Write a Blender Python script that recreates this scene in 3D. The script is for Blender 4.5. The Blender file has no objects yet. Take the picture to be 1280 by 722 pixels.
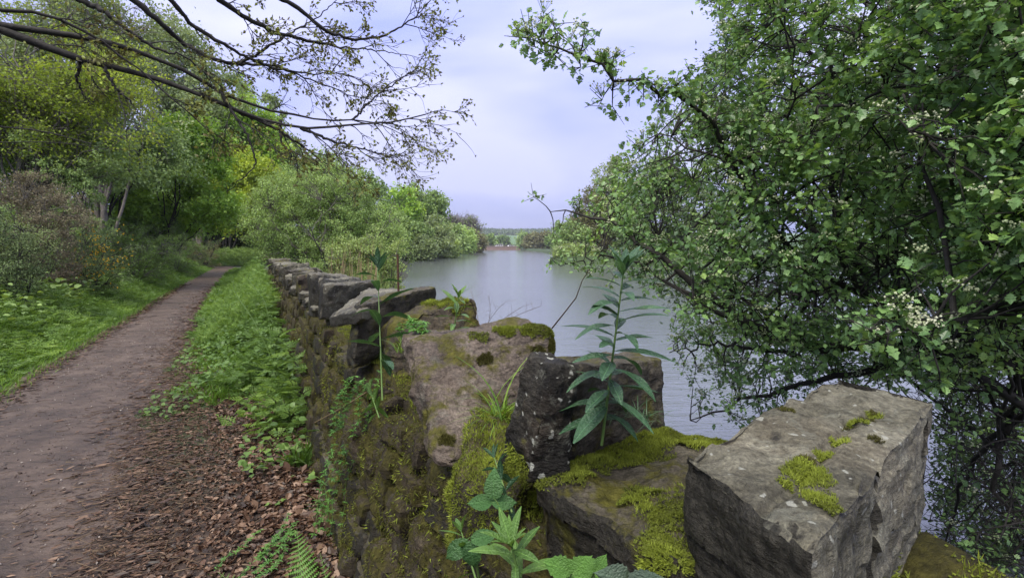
import bpy, math, random
import numpy as np
from mathutils import Matrix, Vector

SC = bpy.context.scene
COL = SC.collection
rng = np.random.default_rng(7)
random.seed(7)

# ------------------------------------------------------------------ camera
CAM_H = 1.65
PITCH = math.radians(4.73)
cam_d = bpy.data.cameras.new('camera'); cam = bpy.data.objects.new('camera', cam_d); COL.objects.link(cam)
cam_d.sensor_width = 36; cam_d.lens = 18.0; cam_d.clip_start = 0.03; cam_d.clip_end = 9000
cam.location = (0, 0, CAM_H); cam.rotation_euler = (math.radians(90) - PITCH, 0, 0)
SC.camera = cam

# ------------------------------------------------------------------ view
SC.view_settings.view_transform = 'Standard'; SC.view_settings.look = 'None'
SC.view_settings.exposure = 1.5; SC.view_settings.gamma = 1.0

# ------------------------------------------------------------------ world (overcast lavender sky)
SUN_EL, SUN_AZ = math.radians(56), math.radians(205)
world = bpy.data.worlds.new('World'); SC.world = world; world.use_nodes = True
nt = world.node_tree; nt.nodes.clear()
N = nt.nodes.new; L = nt.links.new
out = N('ShaderNodeOutputWorld'); bg = N('ShaderNodeBackground'); L(bg.outputs[0], out.inputs[0])
bg.inputs['Strength'].default_value = 0.1
sky = N('ShaderNodeTexSky'); sky.sky_type = 'NISHITA'; sky.sun_disc = False
sky.sun_elevation = SUN_EL; sky.sun_rotation = SUN_AZ; sky.air_density = 1.0; sky.dust_density = 1.5
tc = N('ShaderNodeTexCoord')
mp = N('ShaderNodeMapping'); mp.inputs['Scale'].default_value = (1.0, 1.0, 3.2); L(tc.outputs['Generated'], mp.inputs[0])
n1 = N('ShaderNodeTexNoise'); n1.inputs['Scale'].default_value = 1.7; n1.inputs['Detail'].default_value = 4; n1.inputs['Roughness'].default_value = .45
n1.inputs['Distortion'].default_value = .3
L(mp.outputs[0], n1.inputs['Vector'])
rp = N('ShaderNodeValToRGB'); L(n1.outputs['Fac'], rp.inputs[0])
e = rp.color_ramp.elements
e[0].position = .36; e[0].color = (.225, .28, .74, 1); e[1].position = .64; e[1].color = (.56, .57, .87, 1)
sep = N('ShaderNodeSeparateXYZ'); L(tc.outputs['Generated'], sep.inputs[0])
rz = N('ShaderNodeMapRange'); rz.inputs['From Min'].default_value = 0.0; rz.inputs['From Max'].default_value = 1.0
rz.inputs['To Min'].default_value = 3.35; rz.inputs['To Max'].default_value = 11.5
L(sep.outputs['Z'], rz.inputs['Value'])
vm = N('ShaderNodeVectorMath'); vm.operation = 'SCALE'; L(rp.outputs[0], vm.inputs[0]); L(rz.outputs[0], vm.inputs['Scale'])
gz = N('ShaderNodeMapRange'); gz.inputs['From Min'].default_value = .25; gz.inputs['From Max'].default_value = .85; L(sep.outputs['Z'], gz.inputs['Value'])
mz_ = N('ShaderNodeMix'); mz_.data_type = 'RGBA'; L(gz.outputs[0], mz_.inputs[0]); L(rp.outputs[0], mz_.inputs[6]); mz_.inputs[7].default_value = (.56, .55, .57, 1); L(mz_.outputs[2], vm.inputs[0])
mx = N('ShaderNodeMix'); mx.data_type = 'RGBA'; mx.inputs[0].default_value = .92
L(sky.outputs[0], mx.inputs[6]); L(vm.outputs[0], mx.inputs[7]); L(mx.outputs[2], bg.inputs['Color'])

sun_d = bpy.data.lights.new('sun', 'SUN'); sun = bpy.data.objects.new('sun', sun_d); COL.objects.link(sun)
sun_d.energy = 1.5; sun_d.angle = math.radians(28); sun_d.color = (1, .94, .82)
sd_ = Vector((math.sin(SUN_AZ) * math.cos(SUN_EL), math.cos(SUN_AZ) * math.cos(SUN_EL), math.sin(SUN_EL)))
sun.rotation_euler = sd_.to_track_quat('Z', 'Y').to_euler(); sun.location = (0, -5, 30)

# ------------------------------------------------------------------ geometry of the place
TH = math.radians(27)
DV = np.array([-math.sin(TH), math.cos(TH)]); NV = np.array([math.cos(TH), math.sin(TH)])
def uv2xy(u, v):
    u = np.asarray(u, float); v = np.asarray(v, float)
    return u[..., None] * DV + v[..., None] * NV
def xy2uv(x, y): return x * DV[0] + y * DV[1], x * NV[0] + y * NV[1]
def ray(px, py):
    a, b = (px - 640) / 640.0, (361 - py) / 640.0
    c, s = math.cos(PITCH), math.sin(PITCH)
    return np.array([a, c + b * s, -s + b * c])
CP = np.array([0, 0, CAM_H])
def Pz(px, py, z): r = ray(px, py); return CP + r * (z - CAM_H) / r[2]
def PY(px, py, Y): r = ray(px, py); return CP + r * Y / r[1]
def Pv(px, py, v): r = ray(px, py); return CP + r * v / (r[0] * NV[0] + r[1] * NV[1])
def project(P):
    P = np.atleast_2d(P) - CP; c, s = math.cos(PITCH), math.sin(PITCH)
    d = P[:, 1] * c - P[:, 2] * s; b = P[:, 1] * s + P[:, 2] * c
    return 640 + 640 * P[:, 0] / d, 361 - 640 * b / d, d

# ------------------------------------------------------------------ numpy noise
def _h(ix, iy, iz, seed):
    n = (ix.astype(np.int64) * 374761393 + iy.astype(np.int64) * 668265263 + iz.astype(np.int64) * 2147483647 + seed * 974634777) & 0xffffffff
    n = ((n ^ (n >> 13)) * 1274126177) & 0xffffffff
    n = (n ^ (n >> 16)) & 0xffffffff
    n = (n * 2246822519) & 0xffffffff
    return ((n ^ (n >> 15)) & 0xffff) / 32767.5 - 1
def vn(P, f=1.0, seed=0):
    P = np.asarray(P, float) * f; I = np.floor(P).astype(np.int64); t = P - I; t = t * t * (3 - 2 * t)
    r = 0
    for dx in (0, 1):
        for dy in (0, 1):
            for dz in (0, 1):
                w = (t[:, 0] if dx else 1 - t[:, 0]) * (t[:, 1] if dy else 1 - t[:, 1]) * (t[:, 2] if dz else 1 - t[:, 2])
                r = r + w * _h(I[:, 0] + dx, I[:, 1] + dy, I[:, 2] + dz, seed)
    return r
def fbm(P, f=1.0, seed=0, o=3):
    r = 0; a = 1
    for k in range(o): r = r + a * vn(P, f * 2 ** k, seed + k * 17); a *= .5
    return r
def n2(x, y, f=1.0, seed=0, o=3): return fbm(np.stack([np.ravel(x), np.ravel(y), np.ravel(x) * 0 + .37], 1), f, seed, o).reshape(np.shape(x))

# ------------------------------------------------------------------ lake and terrain
WATER_Z = -1.5
_lk = [tuple(uv2xy(u, v)) for u, v in ((-25, 3.0), (-3, 5.4), (.9, 5.3), (2.3, 3.4), (4, 1.9), (8, 2.6), (14, 4.5), (22, 5.6))]
LAKE = np.array(_lk + [(-8.5, 36), (-11, 54), (-21, 95), (-28, 145), (-27, 220), (-21, 330), (-34, 350), (-40, 440), (-38, 470), (9, 478),
                       (10, 440), (16, 300), (15, 150), (6.5, 96), (7.5, 90), (18, 86), (42, 78), (90, 55), (120, 10), (100, -40), (20, -45)])
def lake_sd(x, y):
    x = np.asarray(x, float); y = np.asarray(y, float)
    d = np.full(x.shape, 1e9); ins = np.zeros(x.shape, bool); n = len(LAKE)
    for i in range(n):
        a = LAKE[i]; b = LAKE[(i + 1) % n]; ab = b - a
        t = np.clip(((x - a[0]) * ab[0] + (y - a[1]) * ab[1]) / (ab @ ab), 0, 1)
        d = np.minimum(d, np.hypot(x - a[0] - t * ab[0], y - a[1] - t * ab[1]))
        c = (a[1] > y) != (b[1] > y)
        with np.errstate(divide='ignore', invalid='ignore'):
            xi = a[0] + (y - a[1]) / (b[1] - a[1] + 1e-12) * ab[0]
        ins ^= c & (x < xi)
    return np.where(ins, -d, d)
def sst(t): t = np.clip(t, 0, 1); return t * t * (3 - 2 * t)
def height(x, y):
    x = np.asarray(x, float); y = np.asarray(y, float)
    u, v = xy2uv(x, y); sd = lake_sd(x, y)
    t = np.maximum(0, -v - 3.0)
    z = .25 * sst(t / 1.2) + 11 * (1 - np.exp(-.36 * np.maximum(0, t - 1.0) / 11))
    z = z + n2(x, y, .9, 3) * .07 * sst(t / 1.5)
    z = z + 30 * sst((y - 650) / 700) + 22 * sst((y - 1350) / 500) * (1 + .2 * n2(x, y, .004, 5, 2))
    land = np.minimum(z, WATER_Z - .05 + np.maximum(sd, 0) * 1.25)
    bed = WATER_Z - .05 - np.minimum(1.5, np.maximum(-sd, 0) * .5)
    return np.where(sd > 0, land, bed)
def hz(x, y): return float(height(np.array([x]), np.array([y]))[0])

# ------------------------------------------------------------------ mesh helpers
def mk(name, V, Fs, mat=None, parent=None, var=None, smooth=True, sharp=None, loc=None):
    """V (n,3); Fs list of (m,k) index arrays -> one linked mesh object"""
    me = bpy.data.meshes.new(name)
    V = np.asarray(V, np.float32)
    if loc is not None: V = V - np.asarray(loc, np.float32)
    me.vertices.add(len(V)); me.vertices.foreach_set('co', V.ravel())
    idx = np.concatenate([np.asarray(F).ravel() for F in Fs]).astype(np.int32)
    sz = np.concatenate([np.full(len(F), np.asarray(F).shape[1]) for F in Fs]).astype(np.int32)
    me.loops.add(len(idx)); me.loops.foreach_set('vertex_index', idx)
    me.polygons.add(len(sz)); me.polygons.foreach_set('loop_start', np.concatenate([[0], np.cumsum(sz)[:-1]]).astype(np.int32))
    me.polygons.foreach_set('loop_total', sz)
    me.polygons.foreach_set('use_smooth', np.full(len(sz), bool(smooth)))
    if var is not None:
        at = me.attributes.new('var', 'FLOAT', 'POINT'); at.data.foreach_set('value', np.asarray(var, np.float32))
    me.update(calc_edges=True)
    if sharp is not None: me.set_sharp_from_angle(angle=sharp)
    if mat: me.materials.append(mat)
    o = bpy.data.objects.new(name, me); COL.objects.link(o)
    if loc is not None and parent is None: o.location = loc      # a child's mesh is kept relative to its thing's base
    if parent is not None: o.parent = parent
    return o
def tag(o, label=None, cat=None, group=None, kind=None):
    if label: o['label'] = label
    if cat: o['category'] = cat
    if group: o['group'] = group
    if kind: o['kind'] = kind
    return o
def empty(name, loc, label, cat, group=None):
    o = bpy.data.objects.new(name, None); COL.objects.link(o); o.location = loc; o.empty_display_size = .1
    return tag(o, label, cat, group)
def inst_obj(name, me, parent, M, base):
    o = bpy.data.objects.new(name, me); COL.objects.link(o); o.parent = parent
    M = np.array(M, float); M[:3, 3] -= np.asarray(base)
    o.matrix_local = Matrix(M.tolist()); return o

def norm(a): return a / (np.linalg.norm(a, axis=-1, keepdims=True) + 1e-12)
def frames(d, up):
    x = norm(d); z = norm(up - (up * x).sum(-1, keepdims=True) * x); y = np.cross(z, x)
    return np.stack([x, y, z], -1)          # columns: x along the leaf, z its normal
def scatter(T, F, pos, R, s, var=None):
    n, m = len(pos), len(T); s = np.asarray(s, float)
    S = T[None] * (s[:, None, None] if s.ndim == 1 else s[:, None, :])
    V = np.einsum('nij,nmj->nmi', R, S) + pos[:, None]
    Fo = (np.asarray(F)[None] + (np.arange(n) * m)[:, None, None]).reshape(-1, np.asarray(F).shape[1])
    vv = np.repeat(var, m) if var is not None else np.repeat(rng.random(n), m)
    return V.reshape(-1, 3), Fo, vv
def rvec(n): return norm(rng.normal(size=(n, 3)))

def tube(P, r, k=6, cap=True):
    P = np.asarray(P, float); n = len(P); r = np.broadcast_to(np.asarray(r, float), (n,))
    T = np.gradient(P, axis=0); T = norm(T)
    ref = np.array([0, 0, 1.]) if abs(T[0][2]) < .9 else np.array([1., 0, 0])
    V = []
    a = np.arange(k) / k * 2 * math.pi
    for i in range(n):
        x = ref - (ref @ T[i]) * T[i]; x /= np.linalg.norm(x) + 1e-9; ref = x; y = np.cross(T[i], x)
        V.append(P[i] + r[i] * (np.cos(a)[:, None] * x + np.sin(a)[:, None] * y))
    V = np.concatenate(V)
    i = np.arange(n - 1)[:, None] * k; j = np.arange(k)[None]; j2 = (j + 1) % k
    F = np.stack([i + j, i + j2, i + k + j2, i + k + j], -1).reshape(-1, 4)
    return V, F
class Acc:
    def __init__(s): s.V = []; s.F4 = []; s.F3 = []; s.var = []; s.n = 0
    def add(s, V, F, var=None):
        F = np.asarray(F) + s.n; (s.F4 if F.shape[1] == 4 else s.F3).append(F)
        s.V.append(V); s.var.append(np.full(len(V), .5) if var is None else np.asarray(var) * np.ones(len(V))); s.n += len(V)
    def seg(s, A, B, ra, rb, k=4, var=None):
        """many straight tapered twigs at once"""
        A = np.asarray(A, float); B = np.asarray(B, float); n = len(A)
        if n == 0: return
        ra = np.broadcast_to(ra, (n,)); rb = np.broadcast_to(rb, (n,))
        d = norm(B - A); ref = np.where(np.abs(d[:, 2:3]) < .9, np.array([[0, 0, 1.]]), np.array([[1., 0, 0]]))
        x = norm(np.cross(d, ref)); y = np.cross(d, x)
        a = np.arange(k) / k * 2 * math.pi
        ring = np.cos(a)[None, :, None] * x[:, None] + np.sin(a)[None, :, None] * y[:, None]
        V = np.concatenate([A[:, None] + ra[:, None, None] * ring, B[:, None] + rb[:, None, None] * ring], 1).reshape(-1, 3)
        j = np.arange(k); j2 = (j + 1) % k
        f = np.stack([j, j2, k + j2, k + j], -1)
        F = (f[None] + (np.arange(n) * 2 * k)[:, None, None]).reshape(-1, 4)
        s.add(V, F, None if var is None else np.repeat(var, 2 * k))
    def obj(s, name, mat, parent=None, smooth=True, loc=None, sharp=None):
        Fs = []
        if s.F4: Fs.append(np.concatenate(s.F4))
        if s.F3: Fs.append(np.concatenate(s.F3))
        return mk(name, np.concatenate(s.V), Fs, mat, parent, np.concatenate(s.var), smooth, sharp, loc)

# ------------------------------------------------------------------ materials
def newmat(name):
    m = bpy.data.materials.new(name); m.use_nodes = True; nt = m.node_tree; nt.nodes.clear()
    o = nt.nodes.new('ShaderNodeOutputMaterial'); b = nt.nodes.new('ShaderNodeBsdfPrincipled'); nt.links.new(b.outputs[0], o.inputs[0])
    return m, nt, b, o
def ramp(nt, fac, stops):
    r = nt.nodes.new('ShaderNodeValToRGB'); nt.links.new(fac, r.inputs[0]); el = r.color_ramp.elements
    while len(el) < len(stops): el.new(.5)
    for q, (p, c) in zip(el, stops): q.position = p; q.color = (*c, 1)
    return r.outputs[0]
def noise(nt, vec, scale, detail=4, rough=.55, dist=0):
    n = nt.nodes.new('ShaderNodeTexNoise'); n.inputs['Scale'].default_value = scale; n.inputs['Detail'].default_value = detail
    n.inputs['Roughness'].default_value = rough; n.inputs['Distortion'].default_value = dist
    if vec is not None: nt.links.new(vec, n.inputs['Vector'])
    return n.outputs['Fac']
def mixc(nt, fac, a, b, mode='MIX'):
    m = nt.nodes.new('ShaderNodeMix'); m.data_type = 'RGBA'; m.blend_type = mode
    for i, x in ((0, fac), (6, a), (7, b)):
        if isinstance(x, (int, float)): m.inputs[i].default_value = x
        elif isinstance(x, tuple): m.inputs[i].default_value = (*x, 1)
        else: nt.links.new(x, m.inputs[i])
    return m.outputs[2]
def math_(nt, op, a, b=None, clamp=False):
    m = nt.nodes.new('ShaderNodeMath'); m.operation = op; m.use_clamp = clamp
    for i, x in ((0, a), (1, b)):
        if x is None: continue
        if isinstance(x, (int, float)): m.inputs[i].default_value = x
        else: nt.links.new(x, m.inputs[i])
    return m.outputs[0]
def bump(nt, b, h, strength=.5, dist=.01):
    n = nt.nodes.new('ShaderNodeBump'); n.inputs['Strength'].default_value = strength; n.inputs['Distance'].default_value = dist
    nt.links.new(h, n.inputs['Height']); nt.links.new(n.outputs[0], b.inputs['Normal'])
def objco(nt, scale=None):
    t = nt.nodes.new('ShaderNodeTexCoord').outputs['Object']
    if scale:
        m = nt.nodes.new('ShaderNodeMapping'); m.inputs['Scale'].default_value = scale; nt.links.new(t, m.inputs[0]); t = m.outputs[0]
    return t
def mat_leaf(name, stops, trans=.35, rough=.45, spec=.4, isl=.25, tint=None):
    """stops: list of colours low..high along the per-clump variation"""
    m, nt, b, o = newmat(name)
    at = nt.nodes.new('ShaderNodeAttribute'); at.attribute_name = 'var'
    g = nt.nodes.new('ShaderNodeNewGeometry')
    f = math_(nt, 'ADD', math_(nt, 'MULTIPLY', at.outputs['Fac'], 1 - isl), math_(nt, 'MULTIPLY', g.outputs['Random Per Island'], isl))
    n = len(stops); c = ramp(nt, f, [(i / (n - 1) * .9 + .05, s) for i, s in enumerate(stops)])
    nt.links.new(c, b.inputs['Base Color']); b.inputs['Roughness'].default_value = rough
    b.inputs['Specular IOR Level'].default_value = spec
    tr = nt.nodes.new('ShaderNodeBsdfTranslucent')
    c2 = mixc(nt, 1.0, c, tint or (1.25, 1.15, .55), 'MULTIPLY'); nt.links.new(c2, tr.inputs[0])
    ms = nt.nodes.new('ShaderNodeMixShader'); ms.inputs[0].default_value = trans
    nt.links.new(b.outputs[0], ms.inputs[1]); nt.links.new(tr.outputs[0], ms.inputs[2]); nt.links.new(ms.outputs[0], o.inputs[0])
    return m
def mat_bark(name, c1, c2, sc=18):
    m, nt, b, o = newmat(name); co = objco(nt)
    n = noise(nt, co, sc, 5, .65); c = ramp(nt, n, [(.35, c1), (.7, c2)])
    nt.links.new(c, b.inputs['Base Color']); b.inputs['Roughness'].default_value = .85
    bump(nt, b, noise(nt, co, sc * 3, 4), .6, .006); return m
def mat_stone(name, base, light, dark, lichen=.4, moss=0.0, spots=.3, wet=.55, soot=0, mossc=(.09, .085, .015)):
    m, nt, b, o = newmat(name); co = objco(nt)
    st = objco(nt, (1, 1, 3.0))
    n1 = noise(nt, co, 5.5, 6, .62, .4); n2_ = noise(nt, st, 26, 6, .7, .3); n3 = noise(nt, co, 110, 4, .7)
    c = ramp(nt, n1, [(.30, dark), (.47, base), (.68, light)]); b.inputs['Specular IOR Level'].default_value = .22
    c = mixc(nt, .75, c, ramp(nt, n2_, [(.3, (.45, .42, .40)), (.52, (.95, .95, .95)), (.72, (1.45, 1.42, 1.36))]), 'MULTIPLY')
    c = mixc(nt, .85, c, ramp(nt, n3, [(.3, (.38, .38, .38)), (.52, (1, 1, 1)), (.72, (1.75, 1.75, 1.7))]), 'MULTIPLY')
    # rusty iron stain
    rs = ramp(nt, noise(nt, co, 3.1, 4, .6, 1.2), [(.52, (0, 0, 0)), (.66, (1, 1, 1))])
    c = mixc(nt, math_(nt, 'MULTIPLY', rs, .10), c, (.15, .09, .045))
    # pale crustose lichen, rounded spots with ragged edges
    vo = nt.nodes.new('ShaderNodeTexVoronoi'); vo.inputs['Scale'].default_value = 48; vo.inputs['Randomness'].default_value = 1
    wv = nt.nodes.new('ShaderNodeVectorMath'); wv.operation = 'ADD'; nt.links.new(co, wv.inputs[0])
    nn = nt.nodes.new('ShaderNodeTexNoise'); nn.inputs['Scale'].default_value = 60; nt.links.new(co, nn.inputs['Vector'])
    sc_ = nt.nodes.new('ShaderNodeVectorMath'); sc_.operation = 'SCALE'; sc_.inputs['Scale'].default_value = .018; nt.links.new(nn.outputs['Color'], sc_.inputs[0])
    nt.links.new(sc_.outputs[0], wv.inputs[1]); nt.links.new(wv.outputs[0], vo.inputs['Vector'])
    sv = nt.nodes.new('ShaderNodeSeparateColor'); nt.links.new(vo.outputs['Color'], sv.inputs[0])
    sp = math_(nt, 'SUBTRACT', math_(nt, 'MULTIPLY', math_(nt, 'POWER', sv.outputs[0], 1.6), spots), vo.outputs['Distance'])
    sp = math_(nt, 'MULTIPLY', math_(nt, 'SUBTRACT', sp, math_(nt, 'MULTIPLY', noise(nt, co, 130, 3), .10)), 12, True)
    c = mixc(nt, math_(nt, 'MULTIPLY', sp, lichen), c, (.40, .41, .36))
    lp = ramp(nt, noise(nt, co, 13, 6, .75, .6), [(.55, (0, 0, 0)), (.63, (1, 1, 1))])
    c = mixc(nt, math_(nt, 'MULTIPLY', lp, lichen * .45), c, (.26, .27, .22))
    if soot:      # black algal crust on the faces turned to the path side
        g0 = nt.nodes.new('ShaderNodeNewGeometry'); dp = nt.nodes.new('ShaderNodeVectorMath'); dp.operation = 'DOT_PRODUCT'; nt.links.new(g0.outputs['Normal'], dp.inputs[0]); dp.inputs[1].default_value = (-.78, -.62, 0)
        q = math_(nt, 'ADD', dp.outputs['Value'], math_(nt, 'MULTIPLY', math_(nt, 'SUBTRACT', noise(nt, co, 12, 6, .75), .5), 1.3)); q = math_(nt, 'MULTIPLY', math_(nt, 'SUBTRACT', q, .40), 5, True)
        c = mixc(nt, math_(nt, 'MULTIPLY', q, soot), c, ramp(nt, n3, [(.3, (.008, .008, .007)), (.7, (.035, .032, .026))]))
    if moss > 0:
        g = nt.nodes.new('ShaderNodeNewGeometry'); s3 = nt.nodes.new('ShaderNodeSeparateXYZ'); nt.links.new(g.outputs['Normal'], s3.inputs[0])
        mm = math_(nt, 'ADD', noise(nt, co, 9, 5, .7), math_(nt, 'MULTIPLY', s3.outputs['Z'], .06))
        mk_ = math_(nt, 'MULTIPLY', math_(nt, 'SUBTRACT', mm, .62 - moss * .25), 9, True)
        mc = ramp(nt, noise(nt, co, 45, 3), [(.3, tuple(x * .4 for x in mossc)), (.6, mossc), (.8, tuple(x * 1.5 for x in mossc))])
        c = mixc(nt, mk_, c, mc)
    nt.links.new(c, b.inputs['Base Color'])
    nt.links.new(ramp(nt, n1, [(.3, (wet - .1,) * 3), (.7, (wet + .25,) * 3)]), b.inputs['Roughness'])
    h = math_(nt, 'ADD', math_(nt, 'MULTIPLY', n2_, .9), math_(nt, 'MULTIPLY', n3, .6))
    h = math_(nt, 'ADD', h, math_(nt, 'MULTIPLY', sp, .06))
    bump(nt, b, h, 1.0, .013); return m
def mat_plain(name, col, rough=.6, metal=0, sc=40, var=.3):
    m, nt, b, o = newmat(name); co = objco(nt)
    c = ramp(nt, noise(nt, co, sc, 4), [(.3, tuple(x * (1 - var) for x in col)), (.7, tuple(min(1, x * (1 + var)) for x in col))])
    nt.links.new(c, b.inputs['Base Color']); b.inputs['Roughness'].default_value = rough; b.inputs['Metallic'].default_value = metal
    return m

M = {}
M['haw'] = mat_leaf('hawthorn_leaf', [(0.068, 0.136, 0.065), (0.133, 0.251, 0.096), (0.242, 0.415, 0.135), (0.411, 0.590, 0.151)], .34, .38, .5)
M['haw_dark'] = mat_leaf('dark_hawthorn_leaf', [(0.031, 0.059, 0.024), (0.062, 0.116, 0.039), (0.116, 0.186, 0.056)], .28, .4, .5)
M['flower'] = mat_leaf('hawthorn_bud', [(0.260, 0.338, 0.169), (0.468, 0.520, 0.312), (0.806, 0.806, 0.650)], .2, .6, .3, tint=(1, 1, .8))
M['willow'] = mat_leaf('willow_leaf', [(0.155, 0.242, 0.083), (0.296, 0.435, 0.150), (0.483, 0.647, 0.232)], .35, .5, .3)
M['willow_pale'] = mat_leaf('pale_willow_leaf', [(0.182, 0.270, 0.094), (0.315, 0.429, 0.150), (0.481, 0.588, 0.243)], .35, .5, .3)
M['lime'] = mat_leaf('yellow_green_leaf', [(0.151, 0.228, 0.038), (0.318, 0.426, 0.059), (0.547, 0.654, 0.096)], .42, .5, .3)
M['maple'] = mat_leaf('bright_green_leaf', [(0.087, 0.166, 0.031), (0.224, 0.391, 0.064), (0.451, 0.647, 0.107)], .4, .5, .4)
M['birch'] = mat_leaf('grey_green_leaf', [(0.149, 0.205, 0.095), (0.254, 0.335, 0.157), (0.401, 0.485, 0.252)], .35, .5, .3)
M['wood'] = mat_leaf('woodland_leaf', [(0.098, 0.171, 0.058), (0.197, 0.301, 0.090), (0.321, 0.460, 0.136)], .3, .5, .3)
M['wood2'] = mat_leaf('shore_leaf', [(0.139, 0.216, 0.080), (0.243, 0.358, 0.128), (0.384, 0.514, 0.197)], .3, .5, .3)
M['bronze'] = mat_leaf('bronze_leaf', [(0.098, 0.092, 0.054), (0.168, 0.169, 0.077), (0.266, 0.277, 0.123)], .3, .5, .3)
M['gorse'] = mat_leaf('gorse_leaf', [(0.072, 0.114, 0.055), (0.156, 0.232, 0.098), (0.281, 0.352, 0.142)], .2, .6, .3)
M['russet'] = mat_leaf('dead_bracken', [(0.086, 0.066, 0.051), (0.188, 0.159, 0.103), (0.316, 0.301, 0.185)], .2, .7, .2, tint=(1, .9, .7))
M['herb'] = mat_leaf('herb_leaf', [(0.075, 0.145, 0.036), (0.143, 0.255, 0.059), (0.257, 0.395, 0.084)], .38, .45, .4)
M['grass'] = mat_leaf('grass_blade', [(0.070, 0.140, 0.025), (0.126, 0.247, 0.036), (0.227, 0.359, 0.055)], .38, .45, .4)
M['grass_pale'] = mat_leaf('pale_grass_blade', [(0.090, 0.153, 0.045), (0.162, 0.243, 0.072), (0.270, 0.324, 0.126)], .38, .5, .4)
M['straw'] = mat_leaf('dead_stem', [(.16, .11, .06), (.26, .19, .11), (.38, .30, .18)], .2, .7, .3, tint=(1, .9, .7))
M['herb_blue'] = mat_leaf('willowherb_leaf', [(.045, .115, .045), (.075, .17, .07), (.12, .24, .10)], .28, .33, .6)
M['herb_lush'] = mat_leaf('lush_leaf', [(.06, .16, .035), (.10, .25, .05), (.16, .35, .07)], .35, .38, .5)
M['moss'] = mat_leaf('moss', [(0.046, 0.054, 0.012), (0.143, 0.173, 0.026), (0.273, 0.333, 0.048), (0.429, 0.512, 0.096)], .3, .7, .2, isl=.3)
M['moss_dark'] = mat_leaf('dark_moss', [(0.026, 0.022, 0.008), (0.072, 0.070, 0.016), (0.144, 0.156, 0.029)], .2, .75, .2, isl=.45)
M['litter'] = mat_leaf('dead_leaf', [(.020, .014, .011), (.052, .031, .022), (.105, .058, .036), (.16, .095, .06), (.34, .23, .16)], .12, .5, .45, isl=.75, tint=(1.1, .8, .6))
M['bark_dark'] = mat_bark('dark_bark', (.010, .009, .008), (.032, .029, .025))
M['bark_grey'] = mat_bark('grey_bark', (.05, .045, .038), (.18, .165, .145), 25)
M['bark_far'] = mat_bark('pale_bark', (.11, .095, .09), (.24, .215, .20), 3)
M['stem'] = mat_leaf('green_stem', [(.08, .15, .04), (.13, .22, .06), (.18, .28, .08)], .1, .45, .4)
M['stem_red'] = mat_leaf('brown_stem', [(.07, .04, .03), (.12, .08, .05), (.18, .13, .08)], .0, .6, .3)
M['rust'] = mat_plain('rust', (.075, .032, .02), .85, .2, 120, .5)
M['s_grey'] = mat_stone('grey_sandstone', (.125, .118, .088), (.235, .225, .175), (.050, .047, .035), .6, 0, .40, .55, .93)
M['s_pink'] = mat_stone('pinkish_sandstone', (.105, .084, .070), (.185, .152, .128), (.030, .025, .021), .4, .3, .14)
M['s_black'] = mat_stone('blackened_sandstone', (.014, .013, .012), (.050, .046, .038), (.006, .006, .006), .8, .06, .52)
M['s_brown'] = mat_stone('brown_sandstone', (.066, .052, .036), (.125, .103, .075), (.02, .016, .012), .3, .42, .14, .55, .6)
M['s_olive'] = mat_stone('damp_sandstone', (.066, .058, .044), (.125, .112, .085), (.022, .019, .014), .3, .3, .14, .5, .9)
M['s_face'] = mat_stone('mossy_face_stone', (.042, .034, .024), (.085, .070, .050), (.012, .010, .007), .25, .62, .1, .7, 0, (.062, .056, .012))

# ================================================================== SETTING
def grid_faces(nx, ny):
    i = np.arange(nx - 1)[None, :] + np.arange(ny - 1)[:, None] * nx
    return np.stack([i, i + 1, i + nx + 1, i + nx], -1).reshape(-1, 4)
def build_ground():
    n = 300
    tx = np.linspace(-7.2, 7.2, n); gx = 2.2 * np.sinh(tx) - 1.0
    ty = np.linspace(-4.5, 7.4, n); gy = 2.2 * np.sinh(ty) + 3.0
    X, Y = np.meshgrid(gx, gy); Z = height(X, Y)
    V = np.stack([X, Y, Z], -1).reshape(-1, 3)
    u, v = xy2uv(V[:, 0], V[:, 1])
    zone = sst((-v - 2.4) / .5) * .5 + sst((u - 3.2) / 3) * sst((v + 1.5) / .4) * .45
    zone = np.clip(zone, 0, .5); zone[V[:, 1] > 60] = .5; zone[V[:, 1] > 640] = 1
    zone[(v > 1.2) & (V[:, 1] < 60)] = .25
    m, nt, b, o = newmat('ground'); co = objco(nt)
    at = nt.nodes.new('ShaderNodeAttribute'); at.attribute_name = 'var'
    n1 = noise(nt, co, 6, 6, .7)
    soil = ramp(nt, n1, [(.3, (.022, .015, .012)), (.7, (.065, .043, .034))])
    grn = ramp(nt, n1, [(.3, (.020, .030, .010)), (.7, (.045, .085, .020))])
    fld = ramp(nt, noise(nt, co, .01, 3), [(.3, (.06, .12, .05)), (.7, (.09, .17, .06))])
    c = mixc(nt, math_(nt, 'MULTIPLY', at.outputs['Fac'], 2, True), soil, grn)
    c = mixc(nt, math_(nt, 'MULTIPLY', math_(nt, 'SUBTRACT', at.outputs['Fac'], .5), 2, True), c, fld)
    nt.links.new(c, b.inputs['Base Color']); b.inputs['Roughness'].default_value = .9
    bump(nt, b, noise(nt, co, 30, 5, .7), .7, .03)
    tag(mk('ground', V, [grid_faces(n, n)], m, var=zone), kind='structure')
build_ground()

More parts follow.
